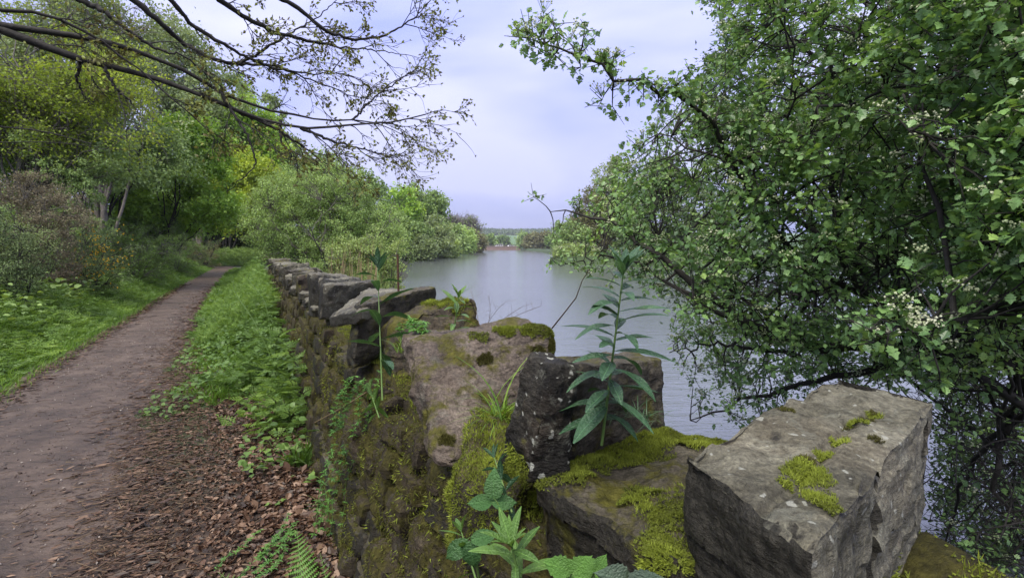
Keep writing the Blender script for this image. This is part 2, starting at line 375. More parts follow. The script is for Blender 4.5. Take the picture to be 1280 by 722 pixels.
def path_edges(u):
    """left and right edge of the path (v) at a distance u along the wall"""
    ul = [-6, 2, 5, 9, 14, 20, 28, 40, 60]
    return (np.interp(u, ul, [-2.7, -2.62, -2.58, -2.62, -2.66, -2.78, -2.85, -2.75, -2.75]),
            np.interp(u, ul, [-.5, -.62, -.86, -.98, -1.16, -1.25, -1.28, -1.25, -1.2]))
def build_path():
    us = np.concatenate([np.arange(-4, 10, .05), np.arange(10, 30, .12), np.arange(30, 50.5, .4)])
    nw = 60; V = []
    l, r = path_edges(us)
    l = l + n2(us, us * 0, 1.6, 31) * .13 + n2(us, us * 0, 7, 33) * .05; r = r + n2(us, us * 0, 1.3, 32) * .16 + n2(us, us * 0, 7, 35) * .06
    t = np.linspace(0, 1, nw)
    U = np.repeat(us[:, None], nw, 1); W = l[:, None] + (r - l)[:, None] * t
    xy = uv2xy(U, W); x, y = xy[..., 0], xy[..., 1]
    z = height(x, y) + .006 + .022 * np.sin(np.clip(t, 0, 1) * math.pi)[None] + .007 * n2(x, y, 2.2, 8) + .003 * n2(x, y, 14, 9)
    m, nt, b, o = newmat('path'); co = objco(nt)
    st = nt.nodes.new('ShaderNodeMapping'); st.inputs['Rotation'].default_value = (0, 0, -math.radians(70)); st.inputs['Scale'].default_value = (1, 3.2, 1)
    nt.links.new(co, st.inputs[0])
    n1 = noise(nt, co, 2.2, 6, .65); nf = noise(nt, co, 90, 5, .75); ns = noise(nt, st.outputs[0], 6, 6, .75, .5)
    c = ramp(nt, n1, [(.34, (.040, .027, .021)), (.5, (.078, .054, .043)), (.66, (.118, .087, .071))])
    c = mixc(nt, .7, c, ramp(nt, nf, [(.32, (.55, .53, .52)), (.5, (1, 1, 1)), (.70, (1.5, 1.45, 1.4))]), 'MULTIPLY')
    c = mixc(nt, .8, c, ramp(nt, ns, [(.36, (.30, .25, .24)), (.49, (1, 1, 1)), (.7, (1.1, 1.1, 1.1))]), 'MULTIPLY')
    nt.links.new(c, b.inputs['Base Color'])
    nt.links.new(ramp(nt, n1, [(.3, (.42,) * 3), (.7, (.8,) * 3)]), b.inputs['Roughness'])
    h = math_(nt, 'ADD', nf, math_(nt, 'MULTIPLY', ns, 2.0)); bump(nt, b, h, .8, .010)
    tag(mk('path', np.stack([x, y, z], -1).reshape(-1, 3), [grid_faces(nw, len(us))], m), kind='structure')
build_path()

def build_water():
    m, nt, b, o = newmat('water'); co = objco(nt)
    b.inputs['Base Color'].default_value = (.115, .13, .13, 1); b.inputs['Roughness'].default_value = .11; b.inputs['IOR'].default_value = 1.8
    b.inputs['Specular IOR Level'].default_value = .9
    mp = nt.nodes.new('ShaderNodeMapping'); mp.inputs['Rotation'].default_value = (0, 0, math.radians(-14)); mp.inputs['Scale'].default_value = (.7, 2.2, 1); nt.links.new(co, mp.inputs[0])
    a = noise(nt, mp.outputs[0], 1.6, 5, .6, .3); c = noise(nt, mp.outputs[0], 6.5, 3, .5, .2); d = noise(nt, co, .12, 2)
    h = math_(nt, 'ADD', a, math_(nt, 'MULTIPLY', c, .35)); h = math_(nt, 'MULTIPLY', h, math_(nt, 'ADD', .35, d))
    bump(nt, b, h, .36, .09)
    V = [(-300, -80, WATER_Z), (300, -80, WATER_Z), (300, 520, WATER_Z), (-300, 520, WATER_Z)]
    tag(mk('water', V, [np.array([[0, 1, 2, 3]])], m, smooth=False), kind='structure')
build_water()

# ================================================================== WALL
WALL = empty('dry_stone_wall', (*uv2xy(0.0, .8), 0), 'mossy old dry stone wall with jagged upright coping stones between path and lake', 'wall')
WB = np.array([*uv2xy(0.0, .8), 0])
WALL_H = 1.02
def hexa(C, nn, seed, disp=.02, fine=.004, strata=0., cuts=3, mat=None, name='coping_stone', parent=WALL, base=WB, rnd=.06, cutd=(.86, .97), sharp=math.radians(32), grooves=()):
    """rock from 8 corners: bottom (near-left, near-right, far-right, far-left) then top in the same order"""
    C = np.asarray(C, float); nx, ny, nz = nn
    pts = {}; Vp = []; F = []
    def vid(a, b_, c):
        k = (a, b_, c)
        if k not in pts: pts[k] = len(Vp); Vp.append((a / nx, b_ / ny, c / nz))
        return pts[k]
    for a in range(nx):
        for b_ in range(ny):
            F.append((vid(a, b_, 0), vid(a, b_ + 1, 0), vid(a + 1, b_ + 1, 0), vid(a + 1, b_, 0)))
            F.append((vid(a, b_, nz), vid(a + 1, b_, nz), vid(a + 1, b_ + 1, nz), vid(a, b_ + 1, nz)))
    for a in range(nx):
        for c in range(nz):
            F.append((vid(a, 0, c), vid(a + 1, 0, c), vid(a + 1, 0, c + 1), vid(a, 0, c + 1)))
            F.append((vid(a, ny, c), vid(a, ny, c + 1), vid(a + 1, ny, c + 1), vid(a + 1, ny, c)))
    for b_ in range(ny):
        for c in range(nz):
            F.append((vid(0, b_, c), vid(0, b_, c + 1), vid(0, b_ + 1, c + 1), vid(0, b_ + 1, c)))
            F.append((vid(nx, b_, c), vid(nx, b_ + 1, c), vid(nx, b_ + 1, c + 1), vid(nx, b_, c + 1)))
    p = np.array(Vp); q = p * 2 - 1
    # gentle rounding of the box
    q2 = q * (1 - rnd * (np.abs(q[:, [1, 2, 0]]) ** 6 + np.abs(q[:, [2, 0, 1]]) ** 6) * .5)
    t = (q2 + 1) / 2; x, y, z = t[:, 0:1], t[:, 1:2], t[:, 2:3]
    P = ((1 - z) * ((1 - y) * ((1 - x) * C[0] + x * C[1]) + y * ((1 - x) * C[3] + x * C[2])) +
         z * ((1 - y) * ((1 - x) * C[4] + x * C[5]) + y * ((1 - x) * C[7] + x * C[6])))
    cen = P.mean(0); R = np.random.default_rng(seed)
    for _ in range(cuts):
        d = norm(R.choice([-1, 1], 3) * R.uniform(.15, 1, 3)); s = (P - cen) @ d; lim = s.max() * R.uniform(*cutd)
        over = np.maximum(0, s - lim); P = P - over[:, None] * d
    O = norm(P - cen)
    ex = norm(C[1] - C[0] + C[5] - C[4]); ey = norm(C[3] - C[0] + C[7] - C[4]); ez = norm(C[4] - C[0] + C[6] - C[2])
    sgn = np.where(np.abs(q) > .999, np.sign(q), 0); O = norm(sgn[:, :1] * ex + sgn[:, 1:2] * ey + sgn[:, 2:] * ez)
    nz_ = fbm(P, 5, seed, 3) * disp + (1 - 2 * np.abs(fbm(P, 11, seed + 5, 3))) * disp * .45 + fbm(P, 45, seed + 9, 2) * fine + np.floor(fbm(P, 10, seed + 41, 3) * 3.2) * disp * .16 + np.floor(fbm(P * np.array([1, 1, 2.2]), 22, seed + 43, 2) * 2.5) * disp * .09
    qa = np.sort(np.abs(q), axis=1)[:, 1]; nz_ = nz_ - np.clip((qa - .84) / .16, 0, 1) ** 2 * (.15 + 1.1 * np.maximum(0, fbm(P, 17, seed + 51, 3) + .1)) * disp * 1.1
    for ga, gb, gw, gd in grooves:
        ga = np.asarray(ga); gb = np.asarray(gb); ab = gb - ga; tt = np.clip(((P - ga) @ ab) / (ab @ ab), 0, 1); dd_ = np.linalg.norm(P - ga - tt[:, None] * ab, axis=1) + .006 * vn(P, 30, 3); nz_ = nz_ - gd * np.exp(-(dd_ / gw) ** 2)
    P = P + O * nz_[:, None] + np.stack([vn(P, 9, seed + 30 + i) for i in range(3)], 1) * disp * .4
    if strata > 0:
        lay = (P @ ez) * 22 + vn(P, 2.5, seed + 77) * 1.2
        st = _h(np.floor(lay).astype(np.int64), np.floor(lay * 0).astype(np.int64), np.floor(lay * 0).astype(np.int64), seed)
        side = 1 - np.abs(sgn[:, 2]); P = P + (O * side[:, None]) * (st * strata)[:, None]
    return mk(name, P, [np.array(F)], mat, parent, None, True, sharp, base if parent is not None else P.mean(0))
def mesh_samples(o, n, seed, wfun=None, upmin=-2):
    me = o.data; me.calc_loop_triangles()
    T = np.zeros(len(me.loop_triangles) * 3, np.int32); me.loop_triangles.foreach_get('vertices', T); T = T.reshape(-1, 3)
    V = np.zeros(len(me.vertices) * 3, np.float32); me.vertices.foreach_get('co', V); V = V.reshape(-1, 3) + (WB if o.parent == WALL else np.array(o.location))
    a, b, c = V[T[:, 0]], V[T[:, 1]], V[T[:, 2]]; nr = np.cross(b - a, c - a); ar = np.linalg.norm(nr, axis=1); nr = norm(nr)
    cen = (a + b + c) / 3; w = ar * (nr[:, 2] > upmin)
    if wfun is not None: w = w * wfun(cen, nr)
    if w.sum() <= 0: return np.zeros((0, 3)), np.zeros((0, 3))
    R = np.random.default_rng(seed); i = R.choice(len(T), n, p=w / w.sum()); r1 = np.sqrt(R.random(n)); r2 = R.random(n)
    return (1 - r1)[:, None] * a[i] + (r1 * (1 - r2))[:, None] * b[i] + (r1 * r2)[:, None] * c[i], nr[i]
BLADE_T = np.array([[0, -.12, 0], [0, .12, 0], [.5, .13, .05], [.5, -.13, .05], [1, 0, .0]]); 
def moss_patch(P, Nn, ln=.010, mat=None, parent=None, base=WB, name='moss', seed=0, hang=0., pile=.004, vfreq=14):
    """many tiny pointed shoots standing on sampled surface points"""
    n = len(P)
    if n == 0: return
    d = norm(Nn + rvec(n) * .75 + np.array([0, 0, .35]) * (1 - hang) + np.array([0, 0, -1.]) * hang)
    T = np.array([[0, -.11, 0], [0, .11, 0], [1, 0, 0]]); F = np.array([[0, 1, 2]])
    clump = .5 + .5 * fbm(P, vfreq, seed, 2); lift = Nn * (pile * np.clip(fbm(P, 26, seed + 3, 2) + .5, 0, 1.5))[:, None]
    s = ln * (.5 + rng.random(n)) * (.7 + .6 * np.clip(clump, 0, 1))
    V, Fo, vv = scatter(T, F, P + lift - Nn * .002, frames(d, rvec(n)), s, np.clip(clump * .75 + rng.normal(size=n) * .12, 0, 1))
    # fatter cushions below so the mat has body
    m2 = n // 3; i = rng.choice(n, m2)
    T2 = np.array([[-.5, -.4, 0], [.5, -.4, 0], [.5, .4, 0], [-.5, .4, 0]]); F2 = np.array([[0, 1, 2], [0, 2, 3]])
    V2, Fo2, v2 = scatter(T2, F2, P[i] + lift[i] * .8 + Nn[i] * .002, frames(norm(np.cross(Nn[i], rvec(m2))), norm(Nn[i] + rvec(m2) * .5)), np.full(m2, ln * .45), np.clip(clump[i] * .35, 0, 1))
    o = mk(name, np.concatenate([V, V2]), [Fo, Fo2 + len(V)], mat or M['moss'], parent, np.concatenate([vv, v2]), False, None, base)
    o['kind'] = 'stuff'; return o

U3 = np.array([*DV, 0.]); V3 = np.array([*NV, 0.])
def slab(tl, tr, bl, br, th, skew=0., dz=0., **k):
    """upright slab: camera-facing corners plus a thickness along the wall"""
    b = U3 * th + V3 * skew + np.array([0, 0, dz])
    return hexa([bl, br, br + b, bl + b, tl, tr, tr + b, tl + b], **k)

# --- S1: the large block nearest the camera
A, B = Pz(848, 566, 1.345), Pz(1012, 694, 1.335); Cc, D = Pz(1169, 497, 1.345), Pz(1050, 466, 1.365)
dn = np.array([0, 0, -.30])
gp = [Pz(1100, 515, 1.34), Pz(1062, 537, 1.34), Pz(1010, 585, 1.34), Pz(955, 630, 1.34)]; sc1 = lambda t, d: B + (Cc - B) * t - np.array([0, 0, d])
gr = [(gp[0], gp[1], .008, .010), (gp[1], gp[2], .009, .012), (gp[2], gp[3], .008, .008), (sc1(.90, .05), sc1(.80, .16), .013, .035), (sc1(.80, .16), sc1(.66, .27), .014, .03), (sc1(.42, .0), sc1(.36, .12), .010, .02), (sc1(.36, .12), sc1(.30, .28), .012, .022)]
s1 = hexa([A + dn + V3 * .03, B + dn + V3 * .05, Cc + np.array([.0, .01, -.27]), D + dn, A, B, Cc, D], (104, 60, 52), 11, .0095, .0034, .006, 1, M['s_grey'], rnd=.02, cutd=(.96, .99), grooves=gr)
s1['label'] = 'large pale grey coping block lying nearest the camera, split along its right side'
# --- S2: flat mossy slab under it
E = [Pz(666, 592, 1.19), Pz(850, 704, 1.20), Pz(1075, 590, 1.19), Pz(765, 522, 1.19)]
dn = np.array([0, 0, -.22])
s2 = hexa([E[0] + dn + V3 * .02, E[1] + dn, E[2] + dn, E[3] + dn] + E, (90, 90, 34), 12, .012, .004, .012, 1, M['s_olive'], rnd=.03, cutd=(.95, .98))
s2['label'] = 'flat slab with bright moss on top and a blackened front edge'
# --- S3a/b : blackened upright slab and the broad stone beside it
s3 = slab(Pv(690, 458, .50), Pv(718, 457, .56), Pv(655, 615, .47), Pv(708, 600, .54), .11, skew=.0, nn=(26, 26, 60), seed=13, disp=.013, fine=.004, mat=M['s_black'], cuts=3, cutd=(.9, .97))
s3['label'] = 'blackened upright coping slab speckled with white lichen'
s3b = slab(Pv(722, 456, .58), Pv(829, 447, .93), Pv(702, 590, .58), Pv(834, 540, .93), .13, nn=(56, 24, 50), seed=14, disp=.010, fine=.003, mat=M['s_olive'], cuts=2, cutd=(.93, .98))
s3b['label'] = 'broad dark coping stone behind the tall willowherb'
# --- S4 : big pinkish slab
s4 = slab(Pv(520, 428, .49), Pv(694, 404, .97), Pv(556, 588, .44), Pv(700, 500, .97), .20, nn=(90, 34, 76), seed=15, disp=.014, fine=.004, mat=M['s_pink'], cuts=3, cutd=(.92, .98), grooves=[(Pv(618, 420, .74), Pv(604, 470, .71), .012, .02), (Pv(604, 470, .71), Pv(596, 530, .69), .010, .022), (Pv(530, 470, .5), Pv(590, 462, .67), .006, .010), (Pv(545, 520, .5), Pv(600, 505, .7), .007, .010), (Pv(650, 412, .86), Pv(640, 470, .83), .010, .014)])
s4['label'] = 'tall pinkish brown coping slab with moss along its top edge'
# --- S5
s5 = slab(Pv(486, 404, .58), Pv(597, 370, 1.0), Pv(492, 500, .55), Pv(606, 440, 1.0), .22, nn=(70, 34, 50), seed=16, disp=.018, fine=.004, mat=M['s_brown'], cuts=4, cutd=(.86, .97))
s5['label'] = 'brown coping stone with a moss cushion on its top corner'
# --- S6
s6 = slab(Pv(449, 381, .46), Pv(548, 357, 1.0), Pv(441, 464, .42), Pv(540, 410, 1.0), .17, nn=(54, 20, 44), seed=17, disp=.011, fine=.004, mat=M['s_olive'], cuts=3, cutd=(.9, .97))
s6['label'] = 'dark coping stone with a pale level top beside the iron rod'
# --- S7: leaning pale slab whose tip sticks out over the face
a_, b_, c_, d_ = Pv(410, 396, .36), Pv(452, 386, .45), Pv(512, 360, 1.0), Pv(462, 358, .86)
dn = np.array([0, 0, -.07])
s7 = hexa([a_ + dn * .9, b_ + dn, c_ + dn, d_ + dn, a_, b_, c_, d_], (40, 26, 12), 18, .010, .003, .0, 2, M['s_grey'], rnd=.04)
s7['label'] = 'pale slab leaning across the wall with its tip jutting out'
# --- S8.. going away
s8 = slab(Pv(405, 357, .50), Pv(470, 352, .98), Pv(400, 400, .46), Pv(462, 392, .96), .22, nn=(32, 16, 26), seed=19, disp=.014, fine=.004, mat=M['s_grey'], cuts=3)
far = [(398, 350, 452, 348, 388, .20, 's_grey', .03), (388, 344, 441, 344, 382, .28, 's_grey', 0), (372, 345, 420, 342, 376, .3, 's_brown', 0), (350, 337, 398, 335, 366, .42, 's_grey', .02),
       (341, 331, 379, 330, 356, .5, 's_olive', 0), (333, 324, 362, 323, 346, .8, 's_grey', .03), (329, 321, 350, 321, 338, .8, 's_brown', 0)]
for i, (x0, y0, x1, y1, yb, th, mn, sk) in enumerate(far):
    tl, tr = Pv(x0, y0, .50), Pv(x1, y1, 1.0)
    if tl @ U3 > 30: continue
    bl = tl * 1.0; bl[2] = WALL_H - .03; br = tr * 1.0; br[2] = WALL_H - .03
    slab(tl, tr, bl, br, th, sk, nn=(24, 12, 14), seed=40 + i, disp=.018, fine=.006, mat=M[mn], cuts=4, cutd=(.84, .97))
# coping stones filling the gaps between them, as the wall runs on
uu = 4.6; k = 0
while uu < 17.5:
    th = rng.uniform(.14, .42); h = rng.uniform(.06, .13) if uu < 7.5 else rng.uniform(.16, .30); lo = WALL_H - .03
    if not any(abs(uu - q) < .15 for q in ()):
        v0, v1 = .50 + rng.uniform(-.05, .06), rng.uniform(.9, 1.08); sk = rng.uniform(-.1, .1)
        P0 = [np.append(uv2xy(uu + dq, vq), zq) for dq, vq, zq in ((0, v0, lo), (sk, v1, lo), (th + sk, v1, lo), (th, v0, lo), (-.03, v0, lo + h), (sk - .02, v1, lo + h * rng.uniform(.7, 1.3)), (th + sk, v1, lo + h), (th, v0 + .03, lo + h * rng.uniform(.7, 1.2)))]
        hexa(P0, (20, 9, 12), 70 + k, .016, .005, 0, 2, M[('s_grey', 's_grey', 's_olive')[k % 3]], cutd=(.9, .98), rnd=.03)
    uu += th + rng.uniform(.0, .12); k += 1

# --- low mossy stone forming the ledge between the pinkish and the blackened slabs
e_ = [Pz(566, 606, 1.08), Pz(650, 622, 1.10), Pz(712, 498, 1.15), Pz(590, 505, 1.15)]; dn = np.array([0, 0, -.2])
s34 = hexa([p + dn for p in e_] + e_, (30, 30, 14), 61, .014, .004, 0, 1, M['s_brown'], rnd=.06)
s34['label'] = 'low coping stone under a moss cushion and grass tuft'
# --- masonry: a core, then face stones picked apart one by one
def vface(z): return .37 + .115 * z / WALL_H
def core():
    us = np.arange(-3, 18.2, .08); zs = np.linspace(-.1, WALL_H, 14); vs = np.linspace(0, .68, 9)
    V = []; 
    sec = [(vface(z) + .07, z) for z in zs] + [(vface(WALL_H) + .07 + dv, WALL_H) for dv in vs[1:]] + [(1.24, z) for z in (.7, .3, -.2, -.7)]
    sec = np.array(sec); n = len(sec)
    U = np.repeat(us, n); S = np.tile(sec, (len(us), 1)); xy = uv2xy(U, S[:, 0]); P = np.c_[xy, S[:, 1]]
    P[:, 2] += np.where(S[:, 1] >= WALL_H - .001, .05 * fbm(P, 3, 4) + .015 * fbm(P, 12, 6), 0)
    P[:, :2] += (.03 * fbm(P, 6, 5))[:, None] * NV
    return mk('core', P, [grid_faces(n, len(us))], M['s_face'], WALL, None, True, None, WB)
CORE = core()
z = 0.0; row = 0; cnt = 0; faces = []; rest = Acc()
while z < WALL_H - .04:
    h = rng.uniform(.085, .17); h = min(h, WALL_H - z + .02); u = -.6 + rng.uniform(0, .3)
    while u < 17.8:
        ln = rng.uniform(.16, .46); out = rng.uniform(-.03, .035); g = .008
        z0, z1 = z + g + rng.uniform(-.012, .012), z + h - g + rng.uniform(-.012, .012)
        f0, f1 = vface(z0) - out, vface(z1) - out
        til = rng.uniform(-.02, .02)
        P0 = [np.append(uv2xy(a, b), c) for a, b, c in ((u + g, f0, z0), (u + ln - g, f0, z0 + til), (u + ln - g, f0 + .16, z0 + til), (u + g, f0 + .16, z0),
                                                        (u + g, f1, z1), (u + ln - g, f1, z1 + til), (u + ln - g, f1 + .16, z1 + til), (u + g, f1 + .16, z1))]
        far_ = u > 6.5 or u < .2
        nn = (4, 3, 3) if u > 4 or u < .4 else (11, 4, 7)
        sd = int(rng.integers(1e6))
        st_ = hexa([P0[i] for i in (1, 0, 3, 2, 5, 4, 7, 6)], nn, sd, .020 if nn[0] > 5 else .012, .004, 0, 2, M['s_face'] if rng.random() > .22 else M['s_olive'], name='stone', rnd=.09)
        if far_: faces.append(st_)
        else: cnt += 1
        u += ln
    z += h; row += 1
# join those far along into one part
V = []; F = []; nv = 0
for o in faces:
    me = o.data; a = np.zeros(len(me.vertices) * 3, np.float32); me.vertices.foreach_get('co', a); V.append(a.reshape(-1, 3) + WB)
    f = np.zeros(len(me.loops), np.int32); me.loops.foreach_get('vertex_index', f); F.append(f.reshape(-1, 4) + nv); nv += len(V[-1])
    bpy.data.objects.remove(o); bpy.data.meshes.remove(me)
o = mk('masonry', np.concatenate(V), [np.concatenate(F)], M['s_face'], WALL, None, True, math.radians(40), WB); o['kind'] = 'stuff'
print('face stones', cnt)

# --- moss
def near(pts):      # mask from (point, radius) pairs in space, ragged at the rim
    pts = [(np.asarray(p), r) for p, r in pts]
    def f(c, n):
        w = np.zeros(len(c))
        for p, r in pts: w = np.maximum(w, 1 - np.linalg.norm((c - p) * np.array([1, 1, 1.]), axis=1) / r)
        return np.clip((w - .13 + .30 * fbm(c, 26, 3, 4)) * 2.6, 0, 1) * (w > 0)
    return f
def mz(px, py, z, r): return (Pz(px, py, z), r)
def moss_on(o, mask, n, ln, mat=None, up=-2, seed=1, **k):
    P, Nn = mesh_samples(o, n, seed, mask, up); m_ = moss_patch(P, Nn, ln, mat, o, WB, seed=seed, **k)
    if m_ is not None: m_.location = (0, 0, 0); m_.data.transform(Matrix.Identity(4))
    return m_
moss_on(s2, near([mz(695, 580, 1.2, .085), mz(715, 590, 1.2, .06), mz(740, 562, 1.2, .10), mz(775, 556, 1.2, .10), mz(800, 545, 1.2, .12), mz(840, 540, 1.2, .12), mz(880, 540, 1.2, .11), mz(915, 545, 1.2, .10), mz(940, 556, 1.2, .06), mz(845, 515, 1.2, .12), mz(675, 592, 1.2, .05),
                  mz(800, 618, 1.2, .055), mz(830, 640, 1.2, .07), mz(828, 680, 1.2, .065), mz(860, 640, 1.2, .09), mz(680, 560, 1.2, .05)]), 75000, .0062, up=.2, seed=21, pile=.010)
P, Nn = mesh_samples(s34, 26000, 44, lambda c, n: np.clip((fbm(c, 20, 7, 3) + .55) * 3, 0, 1), -.1); moss_patch(P, Nn, .009, M['moss'], s34, WB, seed=44, pile=.016, vfreq=20)
moss_on(s1, near([mz(1010, 588, 1.34, .036), mz(1024, 612, 1.34, .028), mz(1040, 628, 1.34, .020), mz(1030, 568, 1.34, .022), mz(1050, 552, 1.34, .018), mz(1070, 535, 1.34, .020), mz(1090, 522, 1.34, .016), mz(990, 600, 1.34, .02)]), 5000, .006, up=.3, seed=22, pile=.006)
moss_on(s1, near([mz(1080, 527, 1.34, .018), mz(983, 512, 1.35, .016), mz(1092, 520, 1.34, .012), mz(1010, 575, 1.34, .018), mz(1056, 540, 1.34, .012), mz(1093, 555, 1.34, .016), mz(1000, 630, 1.34, .014)]), 1700, .005, M['moss_dark'], up=.3, seed=23, pile=.003)
rp_ = [B + np.array([.06, .07, -.13]), B + np.array([.12, .13, -.19]), B + np.array([.2, .2, -.21]), B + np.array([.3, .33, -.22])]
moss_on(s1, near([(p, .05) for p in rp_]), 5000, .009, seed=24, pile=.006)
moss_on(s4, near([(Pv(x, y, v), .055) for x, y, v in ((600, 415, .7), (630, 412, .8), (660, 408, .88), (685, 408, .95))]), 7000, .010, M['moss'], seed=25, pile=.006)
moss_on(s4, near([(Pv(x, y, v), .045) for x, y, v in ((605, 455, .7), (612, 490, .72), (606, 520, .72), (572, 495, .6), (590, 500, .65), (650, 440, .85), (635, 455, .8), (670, 440, .9), (690, 435, .96), (560, 560, .48), (640, 480, .8), (680, 450, .92), (620, 470, .75))]), 18000, .008, M['moss_dark'], seed=26, pile=.004)
moss_on(s5, near([(Pv(x, y, v), .10) for x, y, v in ((545, 380, .85), (555, 375, .88), (565, 385, .9))] + [(Pv(500, 425, .6), .08)]), 7000, .012, seed=27, pile=.01)
moss_on(s6, near([(Pv(440, 440, .47), .06)]), 2000, .01, M['moss_dark'], seed=28)
moss_on(s3, near([(Pv(655, 590, .5), .07)]), 2500, .01, seed=29)
# moss on the masonry ledge and face
def facemask(c, n):
    u, v = xy2uv(c[:, 0], c[:, 1]); k = np.clip((fbm(c * np.array([1, 1, .45]), 6, 91, 3) + .30) * 4, 0, 1)
    return k * np.clip(1.4 - u / 8, .15, 1) * (u > .1)
def topmask(c, n):
    u, v = xy2uv(c[:, 0], c[:, 1]); return (n[:, 2] > .5) * (u < 7) * (u > -.3) * np.clip((fbm(c, 7, 92, 2) + .35) * 4, 0, 1) * np.clip(1.5 - u / 4, .1, 1)
P, Nn = mesh_samples(CORE, 60000, 31, topmask); moss_patch(P, Nn, .012, M['moss'], WALL, WB, seed=31, pile=.012)
Ps = []; Ns = []
for o in list(WALL.children):
    if o.name.split('.')[0] == 'stone':
        p, n_ = mesh_samples(o, 900 if len(o.data.polygons) > 150 else 260, 5, facemask); Ps.append(p); Ns.append(n_)
Ps = np.concatenate(Ps); Ns = np.concatenate(Ns); q = rng.random(len(Ps)) < .3
moss_patch(Ps[~q], Ns[~q], .013, M['moss_dark'], WALL, WB, seed=33, hang=.6, pile=.016, vfreq=6)
moss_patch(Ps[q], Ns[q], .014, M['moss'], WALL, WB, seed=34, hang=.5, pile=.012, vfreq=5)

# ================================================================== TREES AND SHRUBS
LEAF2 = (np.array([[0, 0, 0], [.5, .32, .06], [1, 0, -.05], [.5, -.32, .06]]), np.array([[0, 1, 2], [0, 2, 3]]))
LANCE = (np.array([[0, 0, 0], [.45, .17, .04], [1, 0, -.08], [.45, -.17, .04]]), np.array([[0, 1, 2], [0, 2, 3]]))
HO = np.array([[0, 0], [.12, .03], [.22, .26], [.34, .20], [.40, .42], [.55, .27], [.66, .38], [.76, .20], [1, .05]])
def haw_leaf():
    top = [(x, y, .10 * abs(y) - .12 * x * x) for x, y in HO]; bot = [(x, -y, .10 * abs(y) - .12 * x * x) for x, y in HO[1:-1][::-1]]
    mid = [(.3, 0, -.02), (.6, 0, -.05)]
    V = np.array(top + [(1, -.05, -.13)] + bot + mid); n = len(top) + 1 + len(bot); a, b = n, n + 1
    F = []
    for i in range(n):
        j = (i + 1) % n; xm = (V[i][0] + V[j][0]) / 2
        F.append((a if xm < .48 else b, j, i))
    F.append((a, 4, b)); F.append((a, b, n - 4 - 0))
    return V, np.array(F)
HAW = haw_leaf()
def bez(a, c, b, n):
    t = np.linspace(0, 1, n)[:, None]; return (1 - t) ** 2 * a + 2 * t * (1 - t) * c + t * t * b
